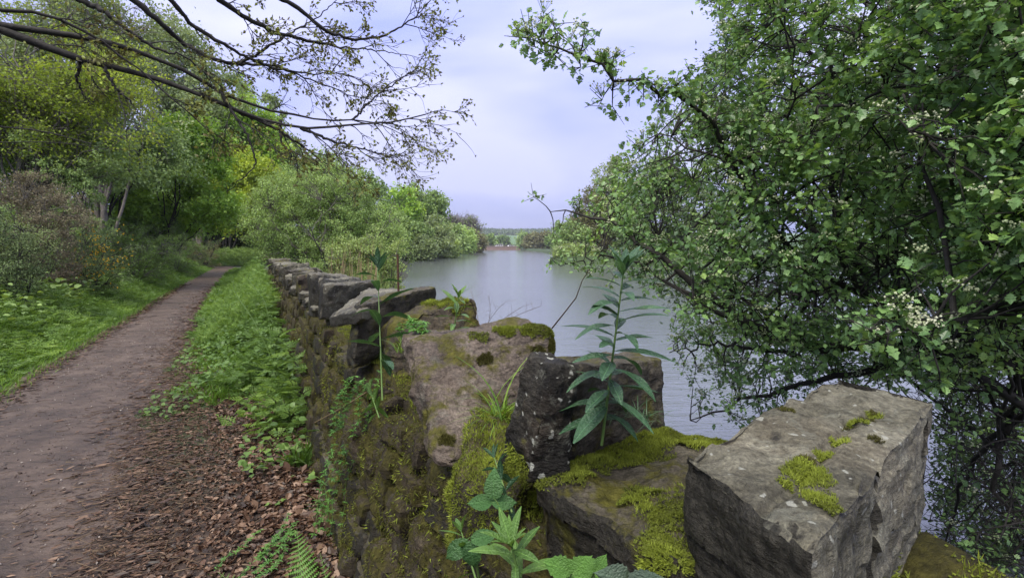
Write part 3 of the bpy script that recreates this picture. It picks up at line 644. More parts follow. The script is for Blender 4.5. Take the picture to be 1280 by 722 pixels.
def plant_mass(name, label, cat, base, trunks, ells, nclump, nleaf, lsize, tpl, lmat, bmat, seed, clr=.25, gap=-.15, gapf=.6, nlimb=14, r0=.08, group=None,
               shell=.45, up=.35, droop=0., bare=False, twig_r=.004, kids=0, trunk_k=7, vbias=0.):
    """a tree: trunk and limbs as one part, the crown of leaf clumps (with gaps) as another"""
    R = np.random.default_rng(seed); base = np.asarray(base, float)
    root = empty(name, base, label, cat, group); ac = Acc(); LP = []; LR = []
    for T in trunks:
        T = np.asarray(T, float); m = 9; t = np.linspace(0, 1, m); P = np.stack([np.interp(t, np.linspace(0, 1, len(T)), T[:, i]) for i in range(3)], 1)
        P[1:] += R.normal(size=(m - 1, 3)) * r0 * .6; rr = r0 * (1 - .75 * t)
        ac.add(*tube(P, rr, trunk_k)); LP.append(P); LR.append(rr)
    E = [(np.asarray(c, float), np.asarray(r, float)) for c, r in ells]
    vol = np.array([np.prod(r) for c, r in E]); vol = vol / vol.sum()
    TP = np.concatenate(LP); TR = np.concatenate(LR)
    for k in range(nlimb):
        c, r = E[R.choice(len(E), p=vol)]; tgt = c + norm(R.normal(size=3)) * r * R.uniform(.35, .9)
        low = TP[:, 2] < tgt[2] - .1; cand = np.where(low)[0] if low.any() else np.arange(len(TP))
        i = R.choice(cand[-max(1, int(len(cand) * .8)):]); s = TP[i]
        mid = (s + tgt) / 2 + np.array([0, 0, .12]) * np.linalg.norm(tgt - s) + R.normal(size=3) * .06 * np.linalg.norm(tgt - s)
        P = bez(s, mid, tgt, 8); P[1:] += R.normal(size=(7, 3)) * .02 * np.linalg.norm(tgt - s); rr = np.linspace(TR[i] * .6, twig_r * 2, 8)
        ac.add(*tube(P, rr, 5)); LP.append(P); LR.append(rr)
    AP = np.concatenate(LP); C = []
    while sum(map(len, C)) < nclump:
        q = R.choice(len(E), nclump, p=vol); d = rvec(nclump); rad = R.random(nclump) ** shell
        c = np.array([E[i][0] for i in q]) + d * np.array([E[i][1] for i in q]) * rad[:, None]
        c = c[fbm(c, gapf, seed, 2) > gap]; C.append(c[c[:, 2] > base[2] - .2] if base[2] > -9 else c)
    C = np.concatenate(C)[:nclump]
    D = ((C[:, None] - AP[None]) ** 2).sum(-1) + (AP[None, :, 2] > C[:, None, 2] + .1) * 1.0; j = D.argmin(1); S = AP[j]
    mid = (S + C) / 2 + R.normal(size=C.shape) * .06 * np.linalg.norm(C - S, axis=1)[:, None] + np.array([0, 0, .05])
    ac.seg(S, mid, twig_r * 2, twig_r * 1.5, 4); ac.seg(mid, C, twig_r * 1.5, twig_r, 4)
    ntw = 5
    A = np.repeat(C, ntw, 0); B = A + norm(rvec(len(A)) + norm(A - mid.repeat(ntw, 0))) * clr * R.uniform(.6, 1.4, len(A))[:, None]
    ac.seg(A, B, twig_r, twig_r * .4, 3)
    if kids:
        A2 = np.repeat(B, kids, 0); B2 = A2 + norm(rvec(len(A2)) + norm(A2 - A.repeat(kids, 0)) * 1.2) * clr * R.uniform(.4, 1.0, len(A2))[:, None]
        ac.seg(A2, B2, twig_r * .6, twig_r * .3, 3)
    t = ac.obj('trunk', bmat, root, loc=base)
    if nleaf:
        i = R.integers(0, len(C), nleaf); k = R.integers(0, ntw, nleaf); f = R.random(nleaf)[:, None]
        bb = B.reshape(len(C), ntw, 3)[i, k]; pos = C[i] * (1 - f) + bb * f + R.normal(size=(nleaf, 3)) * clr * np.array([.33, .33, .25])
        d = norm(rvec(nleaf) + np.array([0, 0, -droop])); n_ = norm(rvec(nleaf) * .8 + np.array([0, 0, up + .4]))
        ht = np.clip((pos[:, 2] - pos[:, 2].min()) / (np.ptp(pos[:, 2]) + .01), 0, 1)
        cv = R.random(len(C)); bigv = .5 + .5 * fbm(C, gapf * .8, seed + 4, 2)
        var = np.clip(.45 * cv[i] + .55 * bigv[i] + vbias, 0, 1)
        s = lsize * R.uniform(.6, 1.25, nleaf)
        V, F, vv = scatter(tpl[0], tpl[1], pos, frames(d, n_), s, var)
        mk('crown', V, [F], lmat, root, vv, False, None, base)
    return root
def at_px(px, py, Y): return PY(px, py, Y)
def simple_trunks(b, top, n, spread, R):
    out_ = []
    for k in range(n):
        e_ = np.array([*(R.uniform(-1, 1, 2) * spread), 0]); out_.append([b + e_ * .12, b * .5 + top * .5 + e_ * .5, top + e_])
    return out_
def tree_px(name, label, cat, px, Y, lobes, nclump, nleaf, lsize, lmat, bmat, seed, ntr=2, depth=.8, tpl=LEAF2, group=None, **k):
    """lobes are (px, py, half-width px, half-height px) at distance Y; the base stands on the terrain"""
    x = (px - 640) / 640 * Y; b = np.array([x, Y, hz(x, Y) - .1]); R = np.random.default_rng(seed); E = []
    for q in lobes:
        lx, ly, rx, ry = q[:4]; Yl = Y + (q[4] if len(q) > 4 else 0)
        c = at_px(lx, ly, Yl); E.append((c, (rx / 640 * Yl, rx / 640 * Yl * depth, ry / 640 * Yl)))
    top = np.mean([e_[0] for e_ in E], 0)
    if cat == 'bush' and Y < 90:      # bushes are leafy down to the ground
        hh = top[2] - b[2]; rr_ = max(e_[1][0] for e_ in E); E.append((np.array([top[0], top[1] - .1, b[2] + hh * .45]), (rr_ * .95, rr_ * .7, hh * .5)))
    return plant_mass(name, label, cat, b, simple_trunks(b, top, ntr, k.pop('spread', .8), R), E, nclump, nleaf, lsize, tpl, lmat, bmat, seed, group=group, **k)

# --- sallow behind the end of the wall
tree_px('sallow_bush', 'big rounded pale green sallow bush behind the far end of the wall', 'bush', 420, 17.5,
        [(395, 268, 72, 62), (455, 292, 54, 52), (350, 275, 45, 55), (480, 318, 34, 36), (420, 240, 45, 34)], 1900, 100000, .058, M['willow'], M['bark_grey'], 101, ntr=7, clr=.2, gap=-.7, gapf=.8, shell=.36, nlimb=40, r0=.04, spread=2.2, up=.2)
tree_px('sallow_bush', 'paler low sallow bush at the water edge right of the big rounded one', 'bush', 478, 15.5,
        [(470, 318, 38, 34), (495, 318, 18, 28), (440, 322, 30, 26)], 420, 17000, .065, M['willow_pale'], M['bark_grey'], 102, ntr=5, clr=.17, gap=-.35, gapf=.8, shell=.4, nlimb=24, r0=.03, spread=1.2, up=.1)
# --- bank left of the path
G = 'trees on the wooded bank left of the path'
tree_px('field_maple', 'bright green spreading tree with dark trunks beside the path bend', 'tree', 205, 29,
        [(215, 218, 66, 40), (165, 235, 42, 48), (262, 250, 42, 40), (235, 180, 50, 30), (200, 270, 60, 26)], 760, 40000, .2, M['maple'], M['bark_dark'], 103, ntr=5, clr=.5, gap=-.12, nlimb=26, r0=.10, group=G, spread=1.2)
tree_px('young_maple', 'yellow green tree leaning over the path where it disappears', 'tree', 255, 42,
        [(300, 245, 36, 34), (280, 215, 42, 30), (318, 222, 30, 26), (275, 272, 40, 20)], 380, 20000, .26, M['lime'], M['bark_dark'], 104, ntr=3, clr=.7, gap=-.15, nlimb=18, r0=.07, group=G, vbias=.05)
tree_px('tall_maple', 'tall bright yellow green tree rising behind the path bend', 'tree', 285, 52,
        [(290, 165, 52, 48), (320, 190, 36, 40), (250, 190, 40, 40), (285, 125, 30, 26)], 480, 26000, .32, M['maple'], M['bark_dark'], 105, ntr=2, clr=.9, gap=-.2, nlimb=20, r0=.16, group=G, vbias=.15)
tree_px('silver_birch', 'grey green birch with hanging twigs behind the tall yellow green tree', 'tree', 250, 50,
        [(215, 110, 46, 62), (262, 130, 42, 56), (225, 60, 34, 34)], 480, 26000, .28, M['birch'], M['bark_far'], 106, ntr=3, clr=.9, gap=-.12, nlimb=22, r0=.15, group=G, droop=1, up=0)
tree_px('silver_birch', 'pale grey green birch at the right edge of the bank, near the overhanging twigs', 'tree', 320, 58,
        [(318, 150, 34, 42), (345, 192, 30, 32), (295, 175, 34, 36)], 340, 18000, .34, M['birch'], M['bark_far'], 107, ntr=2, clr=.6, gap=-.1, nlimb=18, r0=.15, group=G, droop=1, up=0, vbias=-.1)
tree_px('ash_tree', 'yellowish tree just coming into leaf high on the left of the bank', 'tree', 30, 17,
        [(30, 130, 110, 70), (110, 90, 80, 60), (0, 60, 90, 60), (120, 160, 70, 50)], 620, 30000, .10, M['lime'], M['bark_grey'], 108, ntr=4, clr=.45, gap=.02, nlimb=40, r0=.10, group=G, twig_r=.007, vbias=-.05, kids=1)
tree_px('ash_tree', 'sparse pale green tree behind the yellowish one at the top left of the bank', 'tree', 130, 24,
        [(120, 60, 90, 60), (60, 100, 80, 60), (170, 110, 60, 60), (140, 10, 70, 50)], 620, 32000, .15, M['birch'], M['bark_far'], 109, ntr=4, clr=.6, gap=.0, nlimb=40, r0=.14, group=G, twig_r=.008)
tree_px('ash_tree', 'fresh yellow green tree low on the slope above the dead bracken', 'tree', 70, 19,
        [(70, 170, 80, 46), (20, 190, 60, 40), (120, 200, 60, 36)], 560, 34000, .13, M['wood2'], M['bark_dark'], 113, ntr=4, clr=.45, gap=-.25, nlimb=24, r0=.08, group=G, vbias=.15)
tree_px('oak_tree', 'dull green tree filling the slope behind the bright spreading tree', 'tree', 120, 25,
        [(110, 190, 80, 50), (40, 210, 80, 50), (190, 190, 60, 46)], 520, 30000, .15, M['wood2'], M['bark_dark'], 110, ntr=4, clr=.5, gap=-.2, nlimb=24, r0=.14, group=G)
tree_px('holly_tree', 'dark green tree closing the tunnel over the end of the path', 'tree', 262, 56,
        [(262, 290, 50, 28), (305, 285, 34, 30), (215, 290, 50, 30), (285, 255, 60, 28)], 460, 26000, .34, M['haw_dark'], M['bark_dark'], 111, ntr=4, clr=.9, gap=-.5, nlimb=20, r0=.18, group=G)
tree_px('wild_cherry', 'light green tree standing behind the bright spreading tree', 'tree', 190, 40, [(190, 232, 46, 30), (165, 205, 44, 30), (228, 222, 36, 30), (205, 262, 50, 20)], 360, 22000, .24, M['wood2'], M['bark_dark'], 114, ntr=3, clr=.7, gap=-.5, nlimb=16, r0=.1, group=G)
# further trees along the bank, up to the skyline
sk = [(345, 60, 215, 30, 40, 'wood2', 'mid green tree on the skyline behind the sallow bush'), (375, 68, 225, 28, 38, 'wood', 'dark green tree on the skyline behind the sallow bush'),
      (402, 76, 232, 26, 36, 'wood', 'dark tree on the skyline left of the cluster above the water'), (428, 84, 240, 24, 34, 'wood2', 'lighter tree on the skyline above the right of the sallow bush'),
      (452, 100, 256, 24, 32, 'wood', 'dark rounded tree on the skyline above the pale low sallow'), (478, 112, 264, 22, 30, 'wood', 'dark pointed tree on the skyline just left of the shore'),
      (500, 125, 274, 20, 28, 'maple', 'fresh green tree topping the left shore of the lake'), (520, 140, 270, 20, 26, 'wood', 'tall dark tree on the left shore of the lake'),
      (540, 165, 276, 16, 24, 'wood', 'narrow dark tree on the left shore right of the tall one')]
for i, (px, Y, py, rx, ry, mn, lb) in enumerate(sk):
    tree_px('shore_tree', lb, 'tree', px, Y, [(px, py - 10, rx * 1.1, ry), (px - 8, py + 16, rx * 1.2, ry), (px + 9, py + 26, rx * 1.1, ry * .8)], 260, 11000, .0068 * Y, M[mn], M['bark_far'], 120 + i, ntr=1, clr=.014 * Y, gap=-.25, gapf=6 / Y, nlimb=8, r0=.25, group='trees along the left shore', twig_r=.02)
sh = [(520, 118, 303, 22, 20, 'wood2', 'round pale bush where the left shore begins'), (545, 135, 298, 22, 24, 'birch', 'large pale rounded willow on the left shore'),
      (562, 160, 300, 18, 20, 'wood2', 'green willow on the left shore in front of the bare tree'), (578, 200, 302, 16, 15, 'willow', 'light green bush on the left shore near its tip'),
      (592, 260, 303, 11, 12, 'bronze', 'brownish bush at the tip of the left shore'), (530, 112, 311, 16, 11, 'birch', 'low grey green bush dipping into the water on the left shore'),
      (556, 140, 311, 16, 10, 'willow_pale', 'low pale bush dipping into the water further along the left shore')]
for i, (px, Y, py, rx, ry, mn, lb) in enumerate(sh):
    tree_px('shore_bush', lb, 'bush', px, Y, [(px, py, rx, ry), (px - 6, py + 6, rx, ry * .8)], 170, 6500, .006 * Y, M[mn], M['bark_far'], 140 + i, ntr=2, clr=.010 * Y, gap=-.4, gapf=8 / Y, nlimb=8, r0=.15, group='bushes along the left shore', twig_r=.02)
bt = [(583, 285, 282, 15, 13, 'wide bare grey tree standing above the tip of the left shore'), (566, 240, 282, 7, 12, 'narrow thinly leafed tree left of the wide bare one')]
for i, (px, Y, py, rx, ry, lb) in enumerate(bt):
    tree_px('bare_tree', lb, 'tree', px, Y, [(px, py, rx, ry), (px + 3, py + 3, rx * 1.05, ry * .8)], 260, 1200, .004 * Y, M['birch'], M['bark_far'], 150 + i, ntr=2, clr=.007 * Y, gap=-.9, nlimb=26, r0=.3, twig_r=.10, kids=2, shell=.5)
fr = [(611, 500, 300, 7, 6, 'wood', 'dark round bush behind the left end of the far dam'), (627, 620, 301, 5, 4, 'wood', 'small dark tree in the green field behind the dam'),
      (652, 455, 300, 12, 9, 'wood2', 'rounded green tree right of the white van'), (668, 425, 301, 12, 9, 'bronze', 'bronze tinted tree on the far right shore'),
      (684, 370, 300, 10, 11, 'bronze', 'taller brownish tree where the right shore comes forward'), (694, 330, 298, 10, 12, 'wood', 'dark tree behind the right shore bushes')]
for i, (px, Y, py, rx, ry, lb) in enumerate([(a, b, c, d, e_, g) for a, b, c, d, e_, f, g in fr]):
    mn = fr[i][5]; tree_px('far_tree', lb, 'tree', px, Y, [(px, py, rx, ry), (px - 3, py + 3, rx, ry * .7), (px + 4, py + 4, rx * .9, ry * .6)], 110, 3200, .005 * Y, M[mn], M['bark_far'], 160 + i, ntr=1, clr=.006 * Y, gap=-.5, gapf=.03, nlimb=6, r0=.3, twig_r=.05, group='trees on the far shore')
rt = [(712, 100, 300, 22, 26, 'wood2', 'leafy green bush on the right shore nearest the open water'), (745, 104, 275, 30, 38, 'bronze', 'tall brownish tree on the right shore'),
      (765, 112, 235, 24, 44, 'birch', 'thin topped tree rising highest on the right shore'), (790, 100, 265, 34, 44, 'wood2', 'green tree on the right shore beside the hawthorn'),
      (722, 94, 320, 26, 10, 'willow_pale', 'low pale bush overhanging the water on the right shore'), (840, 96, 250, 40, 56, 'wood', 'dark tree on the right shore behind the hawthorn'), (905, 96, 250, 50, 60, 'wood2', 'tree on the right shore seen through the hawthorn')]
for i, (px, Y, py, rx, ry, mn, lb) in enumerate(rt):
    tree_px('right_bank_tree', lb, 'tree', px, Y, [(px, py, rx, ry), (px - 5, py + ry * .5, rx * .9, ry * .6), (px + 8, py + ry * .7, rx, ry * .5)], 240, 9500, .0055 * Y, M[mn], M['bark_far'], 170 + i, ntr=2, clr=.011 * Y, gap=-.25, gapf=.15, nlimb=12, r0=.2, twig_r=.025, group='trees on the right shore', kids=1)

# thicket closing the view at the end of the path
for i, (px, Y, lobes, mn, lb) in enumerate([(290, 62, [(290, 296, 30, 22)], 'wood', 'dark thicket straight ahead where the path ends'), (325, 58, [(325, 298, 26, 22), (318, 280, 26, 18)], 'wood2', 'green thicket between the path end and the sallow bush'),
                                            (248, 58, [(248, 288, 34, 24)], 'haw_dark', 'dark thicket left of the path end'), (345, 50, [(345, 300, 20, 22)], 'wood', 'dark bush directly behind the far tip of the wall')]):
    tree_px('thicket', lb, 'bush', px, Y, lobes, 240, 9000, .30, M[mn], M['bark_dark'], 230 + i, ntr=4, clr=.6, gap=-.5, gapf=.5, nlimb=10, r0=.06, twig_r=.012, spread=1.5, group='thicket at the end of the path')

# --- gorse, bramble and dead bracken at the foot of the bank
bs = [('gorse_bush', 'dark blue green gorse bush with scattered yellow flowers at the grass edge', 110, 14, [(110, 325, 62, 42), (70, 300, 50, 40)], 'gorse', 260, 22000, .045),
      ('gorse_bush', 'darker gorse bush at the left edge of the photo', 10, 10, [(10, 320, 52, 55), (-20, 300, 50, 50)], 'gorse', 240, 20000, .045),
      ('bracken_clump', 'heap of russet dead bracken above the gorse at the left', 45, 12.5, [(30, 245, 46, 30), (75, 268, 40, 24)], 'russet', 300, 20000, .06),
      ('bramble_bush', 'green bramble thicket between the gorse and the bright spreading tree', 165, 19, [(165, 320, 46, 26), (140, 300, 40, 26), (205, 315, 30, 20)], 'herb', 240, 14000, .065),
      ('bramble_bush', 'dark bramble thicket below the bright spreading tree', 215, 27, [(215, 305, 46, 22), (180, 290, 40, 22), (250, 308, 30, 18)], 'wood', 240, 14000, .07),
      ('bramble_bush', 'low brown and green bramble beside the bend in the path', 245, 38, [(235, 312, 34, 16), (262, 312, 22, 14)], 'bronze', 160, 9000, .08),
      ('hazel_bush', 'soft green bush above the dead bracken', 95, 17, [(100, 215, 60, 36), (50, 190, 56, 34)], 'wood2', 260, 15000, .08)]
for i, (nm, lb, px, Y, lobes, mn, nc, nl, ls) in enumerate(bs):
    tree_px(nm, lb, 'bush', px, Y, lobes, nc, nl, ls, M[mn], M['bark_grey'] if nm != 'gorse_bush' else M['bark_dark'], 190 + i, ntr=6, clr=.17, gap=-.4, gapf=1.2, nlimb=22, r0=.02, twig_r=.004, tpl=LANCE if nm != 'hazel_bush' else LEAF2, kids=0 if mn == 'russet' else 1, spread=.7, vbias=.05)
gf = bpy.data.objects['gorse_bush']; P = np.stack([at_px(q[0], q[1], 13.1) for q in rng.normal([118, 320], [20, 16], (170, 2))]); P[:, 1] += rng.uniform(-.1, .3, len(P))
V, F, vv = scatter(LEAF2[0], LEAF2[1], np.repeat(P, 3, 0), frames(rvec(len(P) * 3), rvec(len(P) * 3)), np.full(len(P) * 3, .035))
M['yellow'] = mat_leaf('gorse_flower', [(.55, .33, .02), (.7, .48, .03)], .3, .5, .3)
tag(mk('flowers', V, [F], M['yellow'], gf, vv, False, None, np.array(gf.location)), kind='stuff')

# ================================================================== HAWTHORN OVER THE WATER
def in_poly(x, y, poly):
    ins = np.zeros(len(x), bool); n = len(poly)
    for i in range(n):
        (x1, y1), (x2, y2) = poly[i], poly[(i + 1) % n]; c = (y1 > y) != (y2 > y)
        ins ^= c & (x < x1 + (y - y1) / (y2 - y1 + 1e-12) * (x2 - x1))
    return ins
def cone_points(poly, n, dn, dd, R, gap=-9, gf=1.5, seed=0, power=1.0):
    """points filling the volume whose outline is poly and whose near surface lies at distance dn(px, py)"""
    poly = np.array(poly, float); o = []
    while sum(map(len, o)) < n:
        x = R.uniform(poly[:, 0].min(), poly[:, 0].max(), 4 * n); y = R.uniform(poly[:, 1].min(), poly[:, 1].max(), 4 * n)
        k = in_poly(x, y, poly); x, y = x[k], y[k]; Y = dn(x, y) + dd * R.random(len(x)) ** power
        P = np.stack([(x - 640) / 640, np.ones(len(x)), np.zeros(len(x))], 1)
        c, s = math.cos(PITCH), math.sin(PITCH); b = (361 - y) / 640; P = np.stack([(x - 640) / 640, c + b * s, -s + b * c], 1)
        P = CP + P * (Y / P[:, 1])[:, None]; P = P[fbm(P, gf, seed, 2) > gap]; o.append(P)
    return np.concatenate(o)[:n]
def connect(C, AP, R, ac, r=.004):
    D = ((C[:, None] - AP[None]) ** 2).sum(-1); j = D.argmin(1); S = AP[j]
    m1 = S * .65 + C * .35 + R.normal(size=C.shape) * .05 * np.linalg.norm(C - S, axis=1)[:, None]
    m2 = S * .3 + C * .7 + R.normal(size=C.shape) * .05 * np.linalg.norm(C - S, axis=1)[:, None]
    ac.seg(S, m1, r * 1.8, r * 1.4, 5); ac.seg(m1, m2, r * 1.4, r * 1.1, 5); ac.seg(m2, C, r * 1.1, r * .6, 4); return m2
def octa(): 
    return np.array([[.5, 0, 0], [-.5, 0, 0], [0, .5, 0], [0, -.5, 0], [0, 0, .5], [0, 0, -.5]]), np.array([[0, 2, 4], [2, 1, 4], [1, 3, 4], [3, 0, 4], [2, 0, 5], [1, 2, 5], [3, 1, 5], [0, 3, 5]])
def var_mesh(name, V, F, mat, var):
    o = mk(name, V, [np.asarray(F)], mat, None, np.full(len(V), var), False); me = o.data; bpy.data.objects.remove(o); return me
def hawthorn():
    R = np.random.default_rng(55); base = np.array([2.95, 2.25, hz(2.95, 2.25) - .05])
    root = empty('hawthorn', base, 'hawthorn in white bud leaning over the wall and water on the right', 'tree')
    ac = Acc(); LP = []
    T = np.array([base, base + [.0, .0, .7], base + [.05, .05, 1.4], base + [.1, .1, 2.1], base + [.2, .2, 3.0], base + [.3, .3, 3.8]])
    ac.add(*tube(T, [.12, .10, .085, .065, .045, .02], 10)); LP.append(T[:1] + 50)
    def limb(pix, r0, r1, start=None):
        P = [PY(*p) for p in pix]
        if start is not None: P = P + [start]
        P = np.array(P)[::-1]; t = np.linspace(0, 1, 22); tt = np.linspace(0, 1, len(P))
        Q = np.stack([np.interp(t, tt, P[:, i]) for i in range(3)], 1); Q[1:-1] = (Q[:-2] + 2 * Q[1:-1] + Q[2:]) / 4; Q[1:-1] = (Q[:-2] + 2 * Q[1:-1] + Q[2:]) / 4
        Q[1:] += R.normal(size=(21, 3)) * .012
        ac.add(*tube(Q, np.linspace(r0, r1, 22), 7)); LP.append(Q)
    limb([(668, 38, 2.05), (700, 58, 2.1), (745, 78, 2.15), (790, 104, 2.2), (830, 110, 2.3), (880, 145, 2.5), (910, 190, 2.6), (940, 250, 2.7), (1000, 330, 2.8), (1110, 400, 2.7), (1280, 440, 2.4)], .020, .0025, T[1])
    limb([(690, 262, 3.6), (740, 268, 3.5), (800, 300, 3.3), (880, 370, 3.1), (960, 420, 3.0), (1060, 440, 2.9), (1280, 420, 2.5)], .05, .0025, T[1])
    limb([(700, 335, 3.9), (745, 318, 3.8), (800, 330, 3.7), (870, 375, 3.4), (950, 410, 3.2)], .018, .0025)
    limb([(860, 525, 3.3), (930, 500, 3.2), (1010, 480, 3.0), (1100, 455, 2.8), (1280, 440, 2.4)], .035, .003, T[1])
    limb([(835, 440, 3.4), (900, 430, 3.3), (1000, 445, 3.0)], .015, .003)
    limb([(820, 165, 3.2), (900, 200, 3.1), (985, 260, 3.0), (1060, 330, 2.8), (1180, 390, 2.6)], .03, .003, T[2])
    limb([(1030, 20, 2.8), (1040, 120, 2.7), (1045, 220, 2.6), (1040, 300, 2.6), (1100, 390, 2.6)], .03, .004, T[1])
    limb([(940, 40, 3.6), (1000, 60, 3.4), (1100, 110, 3.0), (1230, 160, 2.6)], .035, .004, T[3])
    limb([(1140, 160, 1.55), (1180, 200, 1.7), (1240, 260, 1.9), (1320, 330, 2.0)], .02, .003, T[2])
    limb([(1090, 420, 1.5), (1140, 405, 1.55), (1210, 398, 1.6), (1290, 388, 1.7)], .014, .003, T[2])
    limb([(1180, 690, 3.2), (1200, 600, 3.0), (1260, 530, 2.7), (1330, 470, 2.5)], .03, .004, T[1])
    limb([(1290, 700, 2.6), (1240, 600, 2.6), (1260, 520, 2.6)], .02, .004)
    dn = lambda x, y: np.interp(x, [680, 800, 950, 1100, 1200, 1280, 1450], [3.1, 2.7, 2.35, 1.85, 1.5, 1.4, 1.3]) + np.clip((y - 380) / 100, 0, 1) * np.interp(x, [800, 1050, 1200], [.4, .6, .9])
    main = [(742, 238), (800, 178), (852, 118), (905, 62), (885, -20), (900, -120), (1420, -120), (1420, 420), (1290, 455), (1170, 475), (1060, 470), (960, 465), (880, 450), (842, 400), (800, 350), (757, 300)]
    C1 = cone_points(main, 2000, dn, 2.0, R, -.25, 1.6, 4, 1.2)
    low = [(842, 400), (1180, 440), (1180, 480), (1000, 505), (950, 530), (880, 520), (850, 470)]
    C2 = cone_points(low, 150, lambda x, y: 2.9 + x * 0, 1.0, R)
    lr = [(1175, 470), (1420, 440), (1420, 740), (1180, 740)]
    C3 = cone_points(lr, 150, lambda x, y: 2.3 + x * 0, 1.4, R)
    # sprigs along the thin outer branches
    C4 = np.concatenate([*[LP[1][6:] + R.normal(size=(16, 3)) * q_ for q_ in (.03, .04, .05, .06)], LP[2][9:] + R.normal(size=(13, 3)) * .07, LP[2][12:] + R.normal(size=(10, 3)) * .08, LP[3][8:] + R.normal(size=(14, 3)) * .07, LP[3][8:] + R.normal(size=(14, 3)) * .07,
                         LP[10][5:] + R.normal(size=(17, 3)) * .08, LP[9][8:] + R.normal(size=(14, 3)) * .07, LP[10][5:] + R.normal(size=(17, 3)) * .05])
    for k in range(70):      # more limbs reaching into the crown
        tg = C1[R.integers(len(C1))]; W_ = LP[R.integers(1, 13)]; st = W_[R.integers(1, 13)]; mid = (st + tg) / 2 + np.array([0, 0, .15]); P = bez(st, mid, tg, 12); P[1:] += R.normal(size=(11, 3)) * .025
        ac.add(*tube(P, np.linspace(.010, .0025, 12), 5)); LP.append(P)
    for k in range(26):
        tg = C3[R.integers(len(C3))]; st = T[R.integers(0, 2)]; mid = (st + tg) / 2 + np.array([0, 0, .1]); P = bez(st, mid, tg, 12); P[1:] += R.normal(size=(11, 3)) * .03
        ac.add(*tube(P, np.linspace(.010, .003, 12), 5)); LP.append(P)
    AP = np.concatenate(LP)
    C = np.concatenate([C1, C2, C3, C4]); nC = [len(C1), len(C2), len(C3), len(C4)]; kind = np.repeat([0, 1, 2, 3], nC)
    m2 = connect(C, AP, R, ac, .0024)
    ax = norm(C - m2 + R.normal(size=C.shape) * .02)
    S = 3; A = np.repeat(C, S, 0); B = A + norm(rvec(len(A)) + ax.repeat(S, 0) * .6) * R.uniform(.04, .12, len(A))[:, None]; ac.seg(A, B, .0022, .0010, 4)
    # bare twiggy spread low on the right
    q = C3[R.integers(0, len(C3), 900)] + R.normal(size=(900, 3)) * .25; ac.seg(q, q + rvec(900) * R.uniform(.15, .4, 900)[:, None], .0028, .001, 3)
    ac.obj('trunk', M['bark_dark'], root, loc=base)
    per = np.array([34, 20, 14, 16])[kind]; ci = np.repeat(np.arange(len(C)), per); n = len(ci)
    k = R.integers(0, S, n); f = R.random(n)[:, None]; bb = B.reshape(-1, S, 3)[ci, k]
    pos = C[ci] * (1 - f) + bb * f + R.normal(size=(n, 3)) * np.where(kind[ci] == 3, .012, .028)[:, None]
    d = norm(rvec(n) + .5 * norm(bb - C[ci]) + np.where(kind[ci] == 3, -.35, -.05)[:, None] * np.array([0, 0, 1.])); nr = norm(rvec(n) * .6 + np.array([0, 0, .9]))
    s = .015 + .026 * R.random(n) ** 1.3 + (R.random(n) < .05) * .014; cv = R.random(len(C)); big = .5 + .5 * fbm(C, 1.8, 9, 2); var = np.clip(.5 * cv[ci] + .35 * big[ci] + R.normal(size=n) * .08 + .05, 0, 1)
    FR = frames(d, nr)
    px, py, dp = project(pos); size = np.where((px > 0) & (px < 1280) & (py > 0) & (py < 722) & (dp > .2), s / dp, 0); pick = np.argsort(-size)[:300]; keep = np.ones(n, bool); keep[pick] = False
    V, F, vv = scatter(HAW[0], HAW[1], pos[keep], FR[keep], s[keep], var[keep]); o = mk('leaves', V, [F], M['haw'], root, vv, False, None, base); o['kind'] = 'stuff'
    ms = [var_mesh('leaf', HAW[0], HAW[1], M['haw'], x) for x in (.35, .6, .9)]
    for i in pick:
        X = np.eye(4); X[:3, :3] = FR[i] * s[i]; X[:3, 3] = pos[i]; inst_obj('leaf', ms[min(2, int(var[i] * 3))], root, X, base)
    # flower buds: flat-topped clusters
    has = R.random(len(C)) < np.array([.55, .45, .2, .6])[kind]; ci = np.where(has)[0]; ci = np.repeat(ci, 16)
    cen = C + norm(R.normal(size=C.shape) * .4 + np.array([-.2, -.6, .7])) * R.uniform(.04, .085, len(C))[:, None]; off = R.normal(size=(len(ci), 3)) * np.array([.019, .019, .007])
    bp = cen[ci] + off; O = octa(); V, F, vv = scatter(O[0], O[1], bp, frames(rvec(len(bp)), rvec(len(bp))), R.uniform(.006, .012, len(bp)), np.clip(.35 * R.random(len(bp)) + .65 * R.random(len(C))[ci], 0, 1))
    o = mk('flower_buds', V, [F], M['flower'], root, vv, False, None, base); o['kind'] = 'stuff'
    a2 = Acc(); a2.seg(C[ci] + (cen[ci] - C[ci]) * .2, bp, .0008, .0006, 3, np.full(len(bp), .5)); o = a2.obj('flower_stalks', M['stem'], root, loc=base); o['kind'] = 'stuff'
hawthorn()
